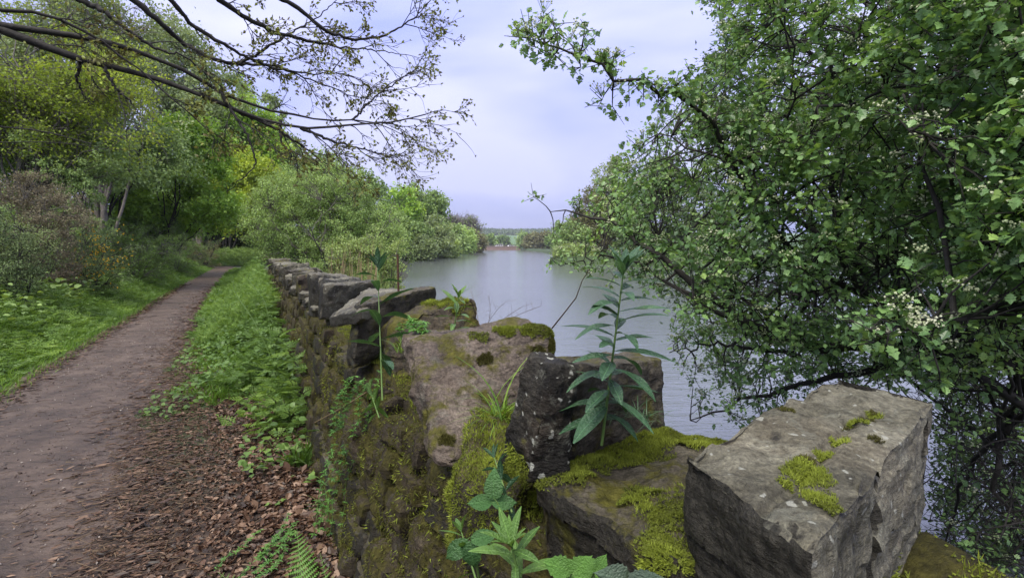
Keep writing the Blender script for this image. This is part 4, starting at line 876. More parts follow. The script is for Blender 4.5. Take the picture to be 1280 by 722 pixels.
def back_tree():
    R = np.random.default_rng(66); base = np.array([4.2, 2.8, hz(4.2, 2.8) - .05]); root = empty('old_hawthorn', base, 'darker small leaved tree filling the space behind the near hawthorn', 'tree'); ac = Acc(); LP = []
    for k in range(4):
        tp = base + np.array([R.uniform(-.9, 1.6), R.uniform(.4, 2.2), 6.2]); P = bez(base, (base + tp) / 2 + R.normal(size=3) * .25, tp, 14); ac.add(*tube(P, np.linspace(.11, .02, 14), 8)); LP.append(P)
    poly = [(868, 85), (905, 50), (880, -30), (900, -160), (1450, -160), (1450, 440), (1250, 450), (1100, 455), (930, 440), (860, 400), (800, 330), (770, 260), (800, 210), (850, 150)]
    C = cone_points(poly, 1500, lambda x, y: np.interp(x, [780, 900, 1280], [4.6, 4.4, 3.9]), 2.6, R, -.22, 1.0, 12)
    C = np.concatenate([C, cone_points([(1165, 440), (1450, 440), (1450, 730), (1180, 700)], 420, lambda x, y: 4.2 + x * 0, 1.6, R)])
    for k in range(50):
        tg = C[R.integers(len(C))]; W_ = LP[R.integers(4)]; st = W_[R.integers(2, 13)]; P = bez(st, (st + tg) / 2 + np.array([0, 0, .25]), tg, 10); P[1:] += R.normal(size=(9, 3)) * .04; ac.add(*tube(P, np.linspace(.03, .006, 10), 5)); LP.append(P)
    m2 = connect(C, np.concatenate(LP), R, ac, .005); S = 4
    A = np.repeat(C, S, 0); B = A + rvec(len(A)) * R.uniform(.1, .3, len(A))[:, None]; ac.seg(A, B, .004, .0015, 3); ac.obj('trunk', M['bark_dark'], root, loc=base)
    n = 80000; ci = R.integers(0, len(C), n); k = R.integers(0, S, n); f = R.random(n)[:, None]; pos = C[ci] * (1 - f) + B.reshape(-1, S, 3)[ci, k] * f + R.normal(size=(n, 3)) * .05
    cv = R.random(len(C)); V, F, vv = scatter(LEAF2[0], LEAF2[1], pos, frames(rvec(n), norm(rvec(n) * .8 + [0, 0, .8])), R.uniform(.035, .06, n), np.clip(cv[ci] * .7 + R.random(n) * .3, 0, 1))
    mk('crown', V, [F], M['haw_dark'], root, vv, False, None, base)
back_tree()

# ================================================================== BARE TREE OVERHANGING THE PATH
def overhang():
    R = np.random.default_rng(77); base = np.array([-6.6, 2.6, hz(-6.6, 2.6) - .1]); root = empty('overhanging_tree', base, 'dark bare branches with opening buds reaching across the top left of the photo', 'tree'); ac = Acc()
    trunk = np.array([base, base + [.2, 0, 1.2], base + [.5, .1, 2.4], base + [1.0, .15, 3.6], base + [1.6, .2, 5.2]]); ac.add(*tube(trunk, [.22, .18, .15, .11, .06], 12))
    mains = [([(0, 33), (60, 38), (130, 52), (185, 68), (240, 90), (275, 115), (310, 133), (350, 143), (400, 150), (440, 150), (490, 155)], 2.9, 3.9, .026, .004, 2),
             ([(0, 38), (60, 62), (115, 78), (180, 95), (240, 112), (290, 138), (330, 153), (375, 161), (420, 160), (465, 152), (500, 156), (532, 143)], 2.9, 3.9, .028, .004, 2),
             ([(0, 12), (40, 12), (75, 22), (110, 40), (150, 68), (190, 100), (235, 140)], 2.8, 3.2, .02, .004, 2),
             ([(85, -8), (130, 14), (160, 38), (195, 62), (225, 68)], 3.0, 3.2, .011, .006, 2),
             ([(155, -10), (200, 28), (225, 52), (270, 76), (300, 80), (345, 82), (390, 100), (440, 120)], 3.2, 4.0, .011, .003, 3),
             ([(205, -10), (240, 32), (290, 62), (335, 84), (380, 92), (430, 92)], 3.2, 4.0, .009, .003, 3),
             ([(260, -12), (300, 18), (340, 40), (390, 52), (430, 60), (465, 62), (500, 68)], 3.2, 4.2, .010, .003, 3),
             ([(330, -12), (370, 8), (400, 35), (440, 50), (480, 46), (520, 22), (540, -2)], 3.3, 4.1, .009, .003, 3),
             ([(300, 140), (340, 158), (372, 178), (400, 200), (430, 215)], 3.5, 3.9, .008, .002, 3),
             ([(375, 160), (420, 178), (460, 188), (492, 198), (512, 192)], 3.7, 4.0, .006, .002, 3),
             ([(100, 78), (96, 98), (104, 120), (118, 132)], 3.0, 3.1, .006, .002, 1), ([(130, 84), (146, 112), (165, 130), (180, 150)], 3.0, 3.1, .006, .002, 1),
             ([(275, 115), (310, 170), (322, 205), (300, 225), (283, 240)], 3.3, 3.4, .006, .002, 1), ([(350, 150), (352, 180), (370, 200), (372, 215)], 3.5, 3.5, .006, .002, 1),
             ([(-20, 156), (40, 160), (85, 172), (115, 180)], 2.9, 3.1, .010, .003, 1), ([(-20, 178), (60, 176), (130, 185), (175, 190)], 3.2, 3.4, .006, .002, 1),
             ([(440, 150), (470, 120), (500, 100), (520, 85)], 3.8, 4.0, .005, .002, 3), ([(300, 80), (350, 50), (400, 20), (430, -10)], 3.6, 3.9, .006, .002, 3)]
    segA = []; segB = []; ra = []; rb = []; tips = []
    right = np.array([.8, .45, .05])
    def twig(p, d, ln, r, lev):
        n = 5; P = [p]
        for i in range(n):
            d = norm(d + R.normal(size=3) * .16 + right * .05 - np.array([0, 0, .03])); P.append(P[-1] + d * ln / n)
        for i in range(n):
            segA.append(P[i]); segB.append(P[i + 1]); ra.append(r * (1 - .7 * i / n)); rb.append(r * (1 - .7 * (i + 1) / n))
        tips.append((P[-1], d))
        if lev > 0:
            m = {3: 7, 2: 6, 1: 5}[lev]
            for k in range(m):
                t = R.uniform(.15, .95); q = P[int(t * n)] * (1 - (t * n) % 1) + P[min(n, int(t * n) + 1)] * ((t * n) % 1)
                w = norm(R.normal(size=3)); w = norm(w - (w @ d) * d); twig(q, norm(d * .8 + w * .65), ln * R.uniform(.35, .6), r * .6, lev - 1)
        elif R.random() < .5: tips.append((P[3], d))
    for pix, Y0, Y1, r0, r1, den in mains:
        P = np.array([PY(x, y, Y0 + (Y1 - Y0) * i / (len(pix) - 1)) for i, (x, y) in enumerate(pix)])
        if pix[0][0] <= 10 and pix[0][1] > 0: P = np.vstack([trunk[2 if pix[0][1] > 100 else 3] , P[0] + (P[0] - P[1]) * .9, P])
        t = np.linspace(0, 1, 40); tt = np.r_[0, np.cumsum(np.linalg.norm(np.diff(P, axis=0), axis=1))]; tt /= tt[-1]
        Q = np.stack([np.interp(t, tt, P[:, i]) for i in range(3)], 1)
        for _ in range(2): Q[1:-1] = (Q[:-2] + 2 * Q[1:-1] + Q[2:]) / 4
        Q[1:-1] += R.normal(size=(38, 3)) * .004; ac.add(*tube(Q, (r1 + (r0 * 1.8 - r1) * (1 - np.linspace(0, 1, 40)) ** 1.2) * (1 + .08 * R.normal(size=40)), 9))
        T = norm(np.gradient(Q, axis=0)); px = project(Q)[0]; L_ = np.linalg.norm(np.diff(Q, axis=0), axis=1).sum()
        for k in range(int(L_ * (1.6 + den * 1.4))):
            j = R.integers(3, 39)
            if px[j] < 230 and R.random() < .62: continue
            w = norm(R.normal(size=3)); w = norm(w - (w @ T[j]) * T[j]); far_ = np.clip((px[j] - 150) / 300, 0, 1)
            twig(Q[j], norm(T[j] * .9 + w * .7), R.uniform(.20, .46) * (.7 + .3 * far_), .0042, 2 if R.random() < .7 else 1)
        if den > 1: twig(Q[-1], T[-1], .28, r1, 2)
    ac.seg(np.array(segA), np.array(segB), np.maximum(.0011, np.array(ra)), np.maximum(.0009, np.array(rb)), 4)
    ac.obj('branches', M['bark_dark'], root, loc=base)
    tp = np.array([t[0] for t in tips]); td = np.array([t[1] for t in tips]); print('tips', len(tp))
    q = np.repeat(tp, 3, 0) ; dd = norm(np.repeat(td, 3, 0) + rvec(len(q)) * .8)
    V, F, vv = scatter(LANCE[0] * [1, 1.6, 1], LANCE[1], q, frames(dd, rvec(len(q))), R.uniform(.010, .034, len(q)), np.clip(R.random(len(tp)).repeat(3) , 0, 1))
    M['bud'] = mat_leaf('opening_bud', [(.09, .07, .035), (.19, .20, .06), (.32, .38, .10)], .3, .5, .3)
    o = mk('buds', V, [F], M['bud'], root, vv, False, None, base); o['kind'] = 'stuff'
overhang()

# ================================================================== LOW PLANTS
def strip(n=5, w=.05, curve=.35):
    """a blade of grass bending over"""
    t = np.linspace(0, 1, n); x = t * (1 - .25 * curve * t); z = -curve * t ** 2 * .9; ww = w * (1 - t ** 1.6)
    V = []; 
    for i in range(n - 1): V += [(x[i], -ww[i], z[i]), (x[i], ww[i], z[i])]
    V.append((x[-1], 0, z[-1])); F = []
    for i in range(n - 2): F += [(2 * i, 2 * i + 1, 2 * i + 3), (2 * i, 2 * i + 3, 2 * i + 2)]
    F.append((2 * n - 4, 2 * n - 3, 2 * n - 2)); return np.array(V), np.array(F)
def compound(np_=5, nl=3, seed=0):
    """ferny leaf of small leaflets along side stalks"""
    V = []; F = []
    def leaflet(p, d, l):
        y = np.cross([0, 0, 1.], d); b = len(V)
        V.extend([p, p + d * l * .4 + y * l * .3 + [0, 0, .02], p + d * l + [0, 0, -.03], p + d * l * .4 - y * l * .3 + [0, 0, .02]]); F.extend([(b, b + 3, b + 2), (b, b + 2, b + 1)])
    for i in range(np_):
        t = .25 + .7 * i / np_; p = np.array([t, 0, -.25 * t * t]); L_ = .42 * (1 - .75 * i / np_)
        for s in (-1, 1):
            d = norm(np.array([.55, s, -.12])); 
            for j in range(nl):
                q = p + d * L_ * (j + .4) / nl; w = L_ * .5 * (1 - .45 * j / nl)
                e1 = norm(d + np.array([.9, 0, 0])); leaflet(q, e1, w); e2 = norm(d - np.array([.35, 0, 0])); leaflet(q, e2, w * .8)
            leaflet(p + d * L_ * .9, d, L_ * .35)
    leaflet(np.array([.93, 0, -.22]), np.array([1., 0, 0]), .2)
    return np.array(V, float), np.array(F)
def jag_leaf():
    """nettle-like toothed leaf"""
    xs = np.linspace(0, 1, 8); w = .30 * np.sin(np.clip(xs * 1.15 + .12, 0, 1) * math.pi) * (1 + .22 * (np.arange(8) % 2)); w[0] = .02; w[-1] = .0
    V = [(x, 0, -.25 * x * x) for x in xs] + [(x, ww, -.25 * x * x + .12 * ww) for x, ww in zip(xs, w)] + [(x, -ww, -.25 * x * x + .12 * ww) for x, ww in zip(xs, w)]
    F = []
    for i in range(7): F += [(i, i + 1, 9 + i), (i, 9 + i, 8 + i), (i, 17 + i, i + 1), (i, 16 + i, 17 + i)]
    return np.array(V), np.array(F)
BL = strip(); CL = compound(); CS = compound(4, 2); JL = jag_leaf()
def on_uv(u, v):
    xy = uv2xy(u, v); return np.c_[xy, height(xy[:, 0], xy[:, 1])]
def stuff(name, label, cat, T, pos, d, up, s, mat, var, V0=None):
    V, F, vv = scatter(T[0], T[1], pos, frames(d, up), s, var); o = mk(name, V, [F], mat, None, vv, False)
    return tag(o, label, cat, None, 'stuff')
def standing(n, spread): return norm(np.c_[rng.normal(size=(n, 2)) * spread, np.ones(n)])

# grass and herbs left of the path
def usample(n, lo, hi, p=1.6):      # denser near the camera
    return lo + (hi - lo) * rng.random(n) ** p
n = 70000; u = usample(n, 1, 46, 1.7); l, r_ = path_edges(u); w = rng.random(n) ** 1.3; v = l + .12 - w * np.interp(u, [0, 8, 40], [2.6, 2.6, 3.6]) + .08 * rng.normal(size=n); P = on_uv(u, v); D = standing(n, .45); D[:, :2] += .25 * NV
tall = np.clip((l - v) / 1.2, 0, 1)
stuff('grass', 'short bright green grass running along the left edge of the path', 'grass', BL, P, norm(D), np.c_[rng.normal(size=(n, 2)), np.full(n, .2)], (.07 + .17 * tall) * rng.uniform(.6, 1.3, n) * (1 + u / 40), M['grass'], np.clip(.5 + .35 * n2(P[:, 0], P[:, 1], .8, 3) + rng.normal(size=n) * .15, 0, 1))
n = 26000; u = usample(n, 1, 44, 1.6); l, r_ = path_edges(u); v = l - .12 - rng.random(n) ** .9 * 2.6; P = on_uv(u, v); P[:, 2] += rng.random(n) ** 1.2 * .42 * np.clip((l - v) / .9, .15, 1.3); a = rng.random(n) * 6.28; D = norm(np.c_[np.cos(a), np.sin(a), rng.uniform(-.1, .7, n)])
stuff('verge_herbs', 'lush nettles and feathery herbs behind the grass left of the path', 'weeds', CS, P, D, np.tile([0, 0, 1.], (n, 1)) + rng.normal(size=(n, 3)) * .3, rng.uniform(.10, .22, n) * (1 + u / 60), M['herb'], np.clip(.5 + .4 * n2(P[:, 0], P[:, 1], .7, 13) + rng.normal(size=n) * .15, 0, 1))
n = 9000; u = usample(n, 1, 40, 1.5); l, r_ = path_edges(u); v = l - .8 - rng.random(n) * 3; P = on_uv(u, v); P[:, 2] += rng.random(n) * .75; a = rng.random(n) * 6.28; D = norm(np.c_[np.cos(a), np.sin(a), rng.uniform(-.5, .4, n)])
stuff('nettles', 'darker toothed nettle leaves at the foot of the gorse and brambles', 'weeds', JL, P, D, np.tile([0, 0, 1.], (n, 1)) + rng.normal(size=(n, 3)) * .35, rng.uniform(.06, .12, n) * (1 + u / 40), M['wood'], rng.random(n))
# undergrowth covering the wooded slope
n = 60000; u = usample(n, 3, 75, 1.3); v = -5.5 - rng.random(n) ** 1.2 * 26; P = on_uv(u, v); P[:, 2] += rng.random(n) ** 1.5 * 2.0; D = norm(rvec(n) + [0, 0, .1])
stuff('undergrowth', 'tangled undergrowth of mixed greens covering the slope under the trees', 'undergrowth', LEAF2, P, D, np.tile([0, 0, 1.], (n, 1)) + rng.normal(size=(n, 3)) * .7, rng.uniform(.10, .2, n) * (1 + u / 40), M['wood'], np.clip(.45 + .5 * n2(P[:, 0], P[:, 1], .35, 14) + rng.normal(size=n) * .1, 0, 1))

n = 52000; u = usample(n, 2, 60, 1.2); v = -4.6 - rng.random(n) ** 1.4 * 9; P = on_uv(u, v); hh = np.clip(1.3 + 1.3 * n2(P[:, 0], P[:, 1], .45, 15), .3, 3); P[:, 2] += (1 - rng.random(n) ** 1.7) * hh * np.clip((-v - 4.3) / 1.5, .3, 1); D = norm(rvec(n) + [0, 0, .1])
stuff('bramble_undergrowth', 'brambles and young leaves tangled waist high up the slope behind the verge', 'undergrowth', LEAF2, P, D, np.tile([0, 0, 1.], (n, 1)) + rng.normal(size=(n, 3)) * .5, rng.uniform(.06, .11, n) * (1 + u / 25), M['wood2'], np.clip(.45 + .6 * n2(P[:, 0], P[:, 1], .6, 16) + rng.normal(size=n) * .12, 0, 1))
n = 14000; u = rng.uniform(49, 64, n); v = rng.uniform(-6, .8, n); P = on_uv(u, v); P[:, 2] += rng.random(n) * np.clip((u - 49) / 5, .1, 1.4)
stuff('path_end_weeds', 'weeds and low growth closing over the far end of the path', 'weeds', CS, P, norm(np.c_[rng.normal(size=(n, 2)), rng.uniform(0, 1, n)]), rng.normal(size=(n, 3)) * .3 + [0, 0, 1], rng.uniform(.2, .45, n), M['wood'], rng.random(n))

# herbs between path and wall
n = 17000; u = usample(n, 3.3, 40, 1.7); l, r_ = path_edges(u); f = rng.random(n); lo = r_ + .05; hi = vface(0) - .03 + 0 * u
v = lo + (hi - lo) * f; dens = np.clip((n2(*uv2xy(u, v).T, 1.3, 21) + (u - 6.0) * .30 + (f - .66) * 2.2 + .05), 0, 1); k = rng.random(n) < dens; u, v, f = u[k], v[k], f[k]; n = len(u)
P = on_uv(u, v); P[:, 2] += rng.random(n) ** .8 * np.interp(u, [3, 5, 10], [.10, .35, .5]) * (.10 + 1.5 * f ** 2.4) * np.clip(1 + 1.1 * n2(P[:, 0], P[:, 1], 1.7, 29), .2, 2); a = rng.random(n) * 6.28; D = norm(np.c_[np.cos(a), np.sin(a), rng.uniform(-.2, 1.1, n)])
stuff('wall_foot_herbs', 'ferny cow parsley leaves and weeds crowding between path and wall', 'weeds', CL, P, D, np.tile([0, 0, 1.], (n, 1)) + rng.normal(size=(n, 3)) * .25, rng.uniform(.09, .2, n) * (1 + u / 70), M['herb'], np.clip(.5 + .4 * n2(P[:, 0], P[:, 1], .9, 22) + rng.normal(size=n) * .16, 0, 1))
n = 9000; u = usample(n, 3.2, 30, 1.6); v = .32 - rng.random(n) ** 1.4 * 1.35; k = n2(*uv2xy(u, v).T, 1.4, 27) + (u - 5.4) * .35 + v * .6 > -.1; u, v = u[k], v[k]; n = len(u); P = on_uv(u, v); P[:, 2] += rng.random(n) * np.clip((v + 1.1) / 1.2, .1, 1) * .6; a = rng.random(n) * 6.28
stuff('wall_foot_nettles', 'toothed nettle leaves among the ferny weeds beside the wall', 'weeds', JL, P, norm(np.c_[np.cos(a), np.sin(a), rng.uniform(-.6, .3, n)]), np.tile([0, 0, 1.], (n, 1)) + rng.normal(size=(n, 3)) * .35, rng.uniform(.035, .075, n) * (1 + u / 50), M['herb'], rng.random(n) * .5)
n = 38000; u = usample(n, 3.8, 42, 1.8); l, r_ = path_edges(u); f = rng.random(n) ** .9; v = r_ + .02 + (vface(0) - r_) * f * .98 + .06 * rng.normal(size=n); k = (n2(*uv2xy(u, v).T, 1.6, 23) + (u - 6.6) * .33 + (f - .6) * .9 > 0) & (v < .36); u, v = u[k], v[k]; n = len(u); P = on_uv(u, v)
stuff('wall_foot_grass', 'grass growing among the weeds between path and wall', 'grass', BL, P, standing(n, .5), np.c_[rng.normal(size=(n, 2)), np.full(n, .2)], rng.uniform(.06, .24, n) * (.35 + .75 * np.clip((v - np.interp(u, [5, 40], [-1, -1.4])) / 1.3, 0, 1)), M['grass'], np.clip(.45 + .3 * n2(P[:, 0], P[:, 1], .8, 24) + rng.normal(size=n) * .15, 0, 1))
# pale flower froth of cow parsley towards the far end
n = 5000; u = rng.uniform(9, 24, n); v = .3 - rng.random(n) ** 1.8 * 1.1; P = on_uv(u, v); P[:, 2] += rng.uniform(.25, .95, n) * np.clip((v + 1.0) / 1.0, .15, 1)
stuff('cow_parsley_froth', 'tall pale leafy cow parsley beside the far part of the wall', 'weeds', CS, P, norm(np.c_[rng.normal(size=(n, 2)), rng.uniform(0, 1.2, n)]), rng.normal(size=(n, 3)) + [0, 0, 1], rng.uniform(.08, .17, n), M['herb'], .3 + .7 * rng.random(n))
# long grass and reeds between wall and water
n = 4200; u = usample(n, 6.5, 20, 1.0); v = 1.45 + rng.random(n) * np.interp(u, [5, 9, 16], [.4, 1.4, 3.2]); P = on_uv(u, v); P[:, 2] = np.maximum(P[:, 2], WATER_Z)
stuff('reeds', 'long pale grass and reeds between the wall and the lake', 'reeds', BL, P, standing(n, .16), np.c_[rng.normal(size=(n, 2)), np.full(n, .1)], rng.uniform(.6, 1.35, n)[:, None] * np.array([1, .16, .5]), M['grass_pale'], rng.random(n))
n = 90; u = rng.normal(12.0, .35, n); v = rng.uniform(1.5, 2.6, n); P = on_uv(u, v)
stuff('dead_reeds', 'straw coloured dead stems standing among the reeds', 'reeds', BL, P, standing(n, .08), np.c_[rng.normal(size=(n, 2)), np.full(n, .1)], rng.uniform(1.2, 2.2, n)[:, None] * np.array([1, .10, .3]), M['straw'], rng.random(n))
n = 9000; u = rng.uniform(1.5, 10, n); v = rng.uniform(1.35, 2.6, n); P = on_uv(u, v); k = P[:, 2] > WATER_Z; P = P[k]; P[:, 2] += rng.random(len(P)) * .35; n = len(P); a = rng.random(n) * 6.28
stuff('bank_herbs', 'weeds covering the bank below the water side of the wall', 'weeds', CS, P, norm(np.c_[np.cos(a), np.sin(a), rng.uniform(0, .8, n)]), rng.normal(size=(n, 3)) * .3 + [0, 0, 1], rng.uniform(.1, .2, n), M['wood'], rng.random(n))

# leaf litter
tl = np.array([[0, 0, 0], [.18, .22, .05], [.5, .34, .10], [.82, .20, .06], [1, 0, .0], [.8, -.24, .13], [.5, -.33, .06], [.2, -.2, .12], [.5, 0, -.04]]); LT = (tl, np.array([[8, i + 1, i] for i in range(7)] + [[8, 0, 7]]))
n = 34000; u = usample(n, -.6, 8, .9); l, r_ = path_edges(u); f = 1 - rng.random(n) ** 1.5 * 1.12; v = r_ + (vface(0) - r_) * f; k = v < .40; u, v, f = u[k], v[k], f[k]; n = len(u); P = on_uv(u, v); P[:, 2] += .005 + rng.random(n) * .028 * np.clip(f, .1, 1)
dd = norm(np.c_[rng.normal(size=(n, 2)), rng.normal(size=n) * .22]); sz = (.018 + .05 * rng.random(n) ** 1.6 + .032 * (rng.random(n) < .12)) * np.clip(.45 + .7 * f, .3, 1)
S = sz[:, None] * np.c_[np.ones(n), rng.uniform(.5, 1.1, n), rng.uniform(.4, 1.8, n)]
stuff('leaf_litter', 'brown dead leaves lying thick between the path and the foot of the wall', 'leaf litter', LT, P, dd, norm(np.c_[rng.normal(size=(n, 2)) * .35, np.ones(n)]), S, M['litter'], rng.random(n) * np.clip(.4 + .7 * f, 0, 1))
n = 26000; u = usample(n, -.6, 26, 1.3); l, r_ = path_edges(u); left = rng.random(n) < .35; v = np.where(left, l + .05 + np.abs(rng.normal(size=n)) * .16, r_ + .22 - rng.gamma(1.5, .17, n)); P = on_uv(u, v); P[:, 2] += .014 + .02 * np.clip(np.abs(v - r_), 0, .4) + rng.random(n) * .008
a = rng.normal(.4, .6, n); stuff('path_debris', 'dark trodden leaf fragments lining both edges of the path', 'leaf litter', LT, P, norm(np.c_[np.cos(a), np.sin(a), rng.normal(size=n) * .12]), norm(np.c_[rng.normal(size=(n, 2)) * .2, np.ones(n)]), (rng.gamma(2.0, .008, n) + .006)[:, None] * (1 + u[:, None] / 25) * np.array([1.5, .6, .5]), M['litter'], rng.random(n) ** 2 * .55)
# twigs and grit along the path
tw = Acc(); n = 5200; u = usample(n, -.5, 12, 1.3); l, r_ = path_edges(u); v = r_ + rng.normal(size=n) * .25 + .12; v = np.where(rng.random(n) < .25, l + rng.random(n) * (r_ - l), v); k = v < .33; u, v = u[k], v[k]; n = len(u)
P = on_uv(u, v); P[:, 2] += .017 + rng.random(n) * .012; a = rng.normal(.5, .7, n); ln = rng.gamma(1.6, .035, n) + .02; dv = np.c_[np.cos(a) * ln, np.sin(a) * ln, rng.normal(size=n) * .004]
tw.seg(P - dv / 2, P + dv / 2, rng.uniform(.0012, .004, n), .001, 5, rng.random(n)); o = tw.obj('fallen_twigs', M['stem_red']); tag(o, 'small dark twigs and bark scraps along the right edge of the path', 'twigs', None, 'stuff')
ico = octa(); n = 9000; u = usample(n, -1, 14, 1.4); l, r_ = path_edges(u); v = l + rng.random(n) * (r_ - l + .25); P = on_uv(u, v); P[:, 2] += .014 + .018 * np.sin(np.clip((v - l) / (r_ - l), 0, 1) * math.pi)
M['grit'] = mat_leaf('grit', [(.07, .052, .045), (.13, .10, .09), (.20, .17, .15), (.36, .32, .29)], 0, .8, .3, isl=.9)
stuff('path_grit', 'loose grit and small stones scattered over the path', 'grit', ico, P, rvec(n), rvec(n), rng.gamma(1.7, .0045, n)[:, None] * np.array([1, .8, .5]) + .003, M['grit'], rng.random(n) ** 1.5)

# ------------------------------------------------------------------ single plants
def leaf_mesh(L_=10, w=.14, curve=.5, fold=.12, wave=0, serr=0, pleat=0, shape=1.0, cols=2):
    """leaf blade of unit length with a folded midrib; returns V, F"""
    V = []; F = []; m = 2 * cols + 1
    for i in range(L_ + 1):
        t = i / L_; ang = curve * t; x = math.sin(ang) / curve if curve else t; z = -(1 - math.cos(ang)) / curve if curve else 0
        ww = w * (math.sin(min(1, t ** shape) * math.pi * .97 + .04)) ** .85
        if serr and 0 < i < L_: ww *= 1 + (serr if i % 2 else -serr * .4)
        for j in range(-cols, cols + 1):
            q = j / cols; V.append((x - abs(q) * pleat * .9, q * ww, z + abs(q) * ww * fold / .12 * .25 + (pleat * .35 * ww * (1 if i % 2 else -1) * abs(q)) + wave * ww * math.sin(t * 9 + j)))
    for i in range(L_):
        for j in range(m - 1): a = i * m + j; F.append((a, a + m, a + m + 1, a + 1))
    return np.array(V), np.array(F)
def mat_blade(name, a, b_, rough=.35, trans=.25):
    m, nt, b, o = newmat(name); co = objco(nt); sp = nt.nodes.new('ShaderNodeSeparateXYZ'); nt.links.new(co, sp.inputs[0])
    oi = nt.nodes.new('ShaderNodeObjectInfo'); n_ = noise(nt, co, 9, 4)
    c = ramp(nt, math_(nt, 'ADD', math_(nt, 'MULTIPLY', n_, .5), math_(nt, 'MULTIPLY', oi.outputs['Random'], .5)), [(.2, a), (.8, b_)])
    rib = math_(nt, 'SUBTRACT', 1.0, math_(nt, 'MULTIPLY', math_(nt, 'ABSOLUTE', sp.outputs['Y']), 90), True)
    c = mixc(nt, math_(nt, 'MULTIPLY', rib, .5), c, tuple(min(.6, x * 2.2) for x in b_)); nt.links.new(c, b.inputs['Base Color']); b.inputs['Roughness'].default_value = rough
    bump(nt, b, noise(nt, co, 14, 4), .5, .03)
    tr = nt.nodes.new('ShaderNodeBsdfTranslucent'); nt.links.new(mixc(nt, 1.0, c, (1.3, 1.2, .6), 'MULTIPLY'), tr.inputs[0]); ms = nt.nodes.new('ShaderNodeMixShader'); ms.inputs[0].default_value = trans
    nt.links.new(b.outputs[0], ms.inputs[1]); nt.links.new(tr.outputs[0], ms.inputs[2]); nt.links.new(ms.outputs[0], o.inputs[0]); return m
MB1 = mat_blade('willowherb_blade', (.028, .075, .035), (.07, .155, .075), .27); MB2 = mat_blade('fresh_blade', (.065, .145, .03), (.135, .255, .055), .35); MB3 = mat_blade('bramble_blade', (.04, .11, .035), (.08, .19, .055), .4); MB4 = mat_blade('lush_blade', (.08, .20, .035), (.14, .30, .055), .45)
def blade_lib(mat, specs): 
    o = []
    for k in specs:
        V, F = leaf_mesh(**k); m_ = var_mesh('leaf', V, F, mat, .5); m_.polygons.foreach_set('use_smooth', np.ones(len(m_.polygons), bool)); o.append(m_)
    return o
LW = blade_lib(MB1, [dict(w=.125, curve=.5), dict(w=.14, curve=.9, wave=.1), dict(w=.115, curve=.3, wave=.12)])
LF = blade_lib(MB2, [dict(w=.115, curve=.6), dict(w=.10, curve=1.0, wave=.1), dict(w=.12, curve=.3)])
LB = blade_lib(MB3, [dict(L_=16, w=.30, curve=.5, serr=.07, pleat=.07, shape=.8), dict(L_=16, w=.27, curve=.8, serr=.07, pleat=.07, shape=.85)])
LG = blade_lib(MB4, [dict(L_=12, w=.38, curve=.6, serr=.16, pleat=.12, shape=.9), dict(L_=12, w=.34, curve=.3, serr=.14, pleat=.12, shape=.9)])
def X4(p, d, up, s):
    X = np.eye(4); X[:3, :3] = frames(np.array([d], float), np.array([up], float))[0] * s; X[:3, 3] = p; return X
def leafy_stem(name, label, cat, base, tip, nl, ln, lib, smat, r=.004, seed=0, group=None, elev=(.1, .9), bend=None, top=5, lo=.12, extra=None):
    R = np.random.default_rng(seed); base = np.asarray(base, float); tip = np.asarray(tip, float); root = empty(name, base, label, cat, group)
    mid = (base + tip) / 2 + (np.zeros(3) if bend is None else np.asarray(bend)); P = bez(base, mid, tip, 14); V, F = tube(P, np.linspace(r, r * .45, 14), 8); mk('stem', V, [F], smat, root, np.full(len(V), .5), True, None, base)
    ax = norm(tip - base); a = R.random() * 6
    for i in range(nl):
        t = lo + (1 - lo) * (i + .5) / nl; k = t * 13; j = int(min(12, k)); p = P[j] + (P[j + 1] - P[j]) * (k - j); a += 2.4 + R.normal() * .25
        w = norm(np.cross(ax, [math.cos(a), math.sin(a), .1])); el = elev[0] + (elev[1] - elev[0]) * t + R.normal() * .12; d = norm(w + ax * el)
        s = ln * (1.05 - .45 * abs(t - .45) * 1.6) * R.uniform(.8, 1.15); inst_obj('leaf', lib[R.integers(len(lib))], root, X4(p, d, ax + w * -.3 + R.normal(size=3) * .12, s), base)
    for i in range(top):
        a += 2.4; w = norm(np.cross(ax, [math.cos(a), math.sin(a), .1])); inst_obj('leaf', lib[0], root, X4(P[-1], norm(w * .5 + ax), ax * .4 - w, ln * R.uniform(.45, .7)), base)
    return root
# tall willowherb in front of the water
leafy_stem('willowherb', 'tall willowherb with long dark leaves in front of the water between the stones', 'plant', Pv(752, 556, .60), Pv(779, 342, .62), 42, .110, LW, M['stem'], .0032, 1, elev=(-.25, .5), top=9, lo=.14)
leafy_stem('willowherb', 'slender willowherb with drooping bluish leaves at the left edge of the wall top', 'plant', Pv(478, 500, .40), Pv(472, 335, .44), 14, .15, LW, M['stem'], .0034, 2, elev=(-.35, .9), top=8, lo=.25)
leafy_stem('willowherb', 'small willowherb on the brown stone with the moss cushion', 'plant', Pv(566, 424, .70), Pv(573, 372, .72), 13, .11, LF, M['stem'], .003, 3, elev=(.0, .8), top=5)
leafy_stem('willowherb', 'little leafy shoot rooted in the face below the slender willowherb', 'plant', Pv(474, 522, .38), Pv(462, 486, .38), 10, .075, LF, M['stem'], .0025, 4, top=4)
leafy_stem('willowherb', 'bright willowherb with long pale leaves at the bottom centre', 'plant', Pz(668, 800, .98), Pv(640, 684, .36), 13, .095, LF, M['stem'], .0042, 5, elev=(-.1, .5), top=9, lo=.35)
leafy_stem('willowherb', 'thin shoot beside the bramble leaves above the bottom centre', 'plant', Pv(640, 640, .40), Pv(618, 572, .42), 9, .05, LW, M['stem'], .002, 6, top=5)
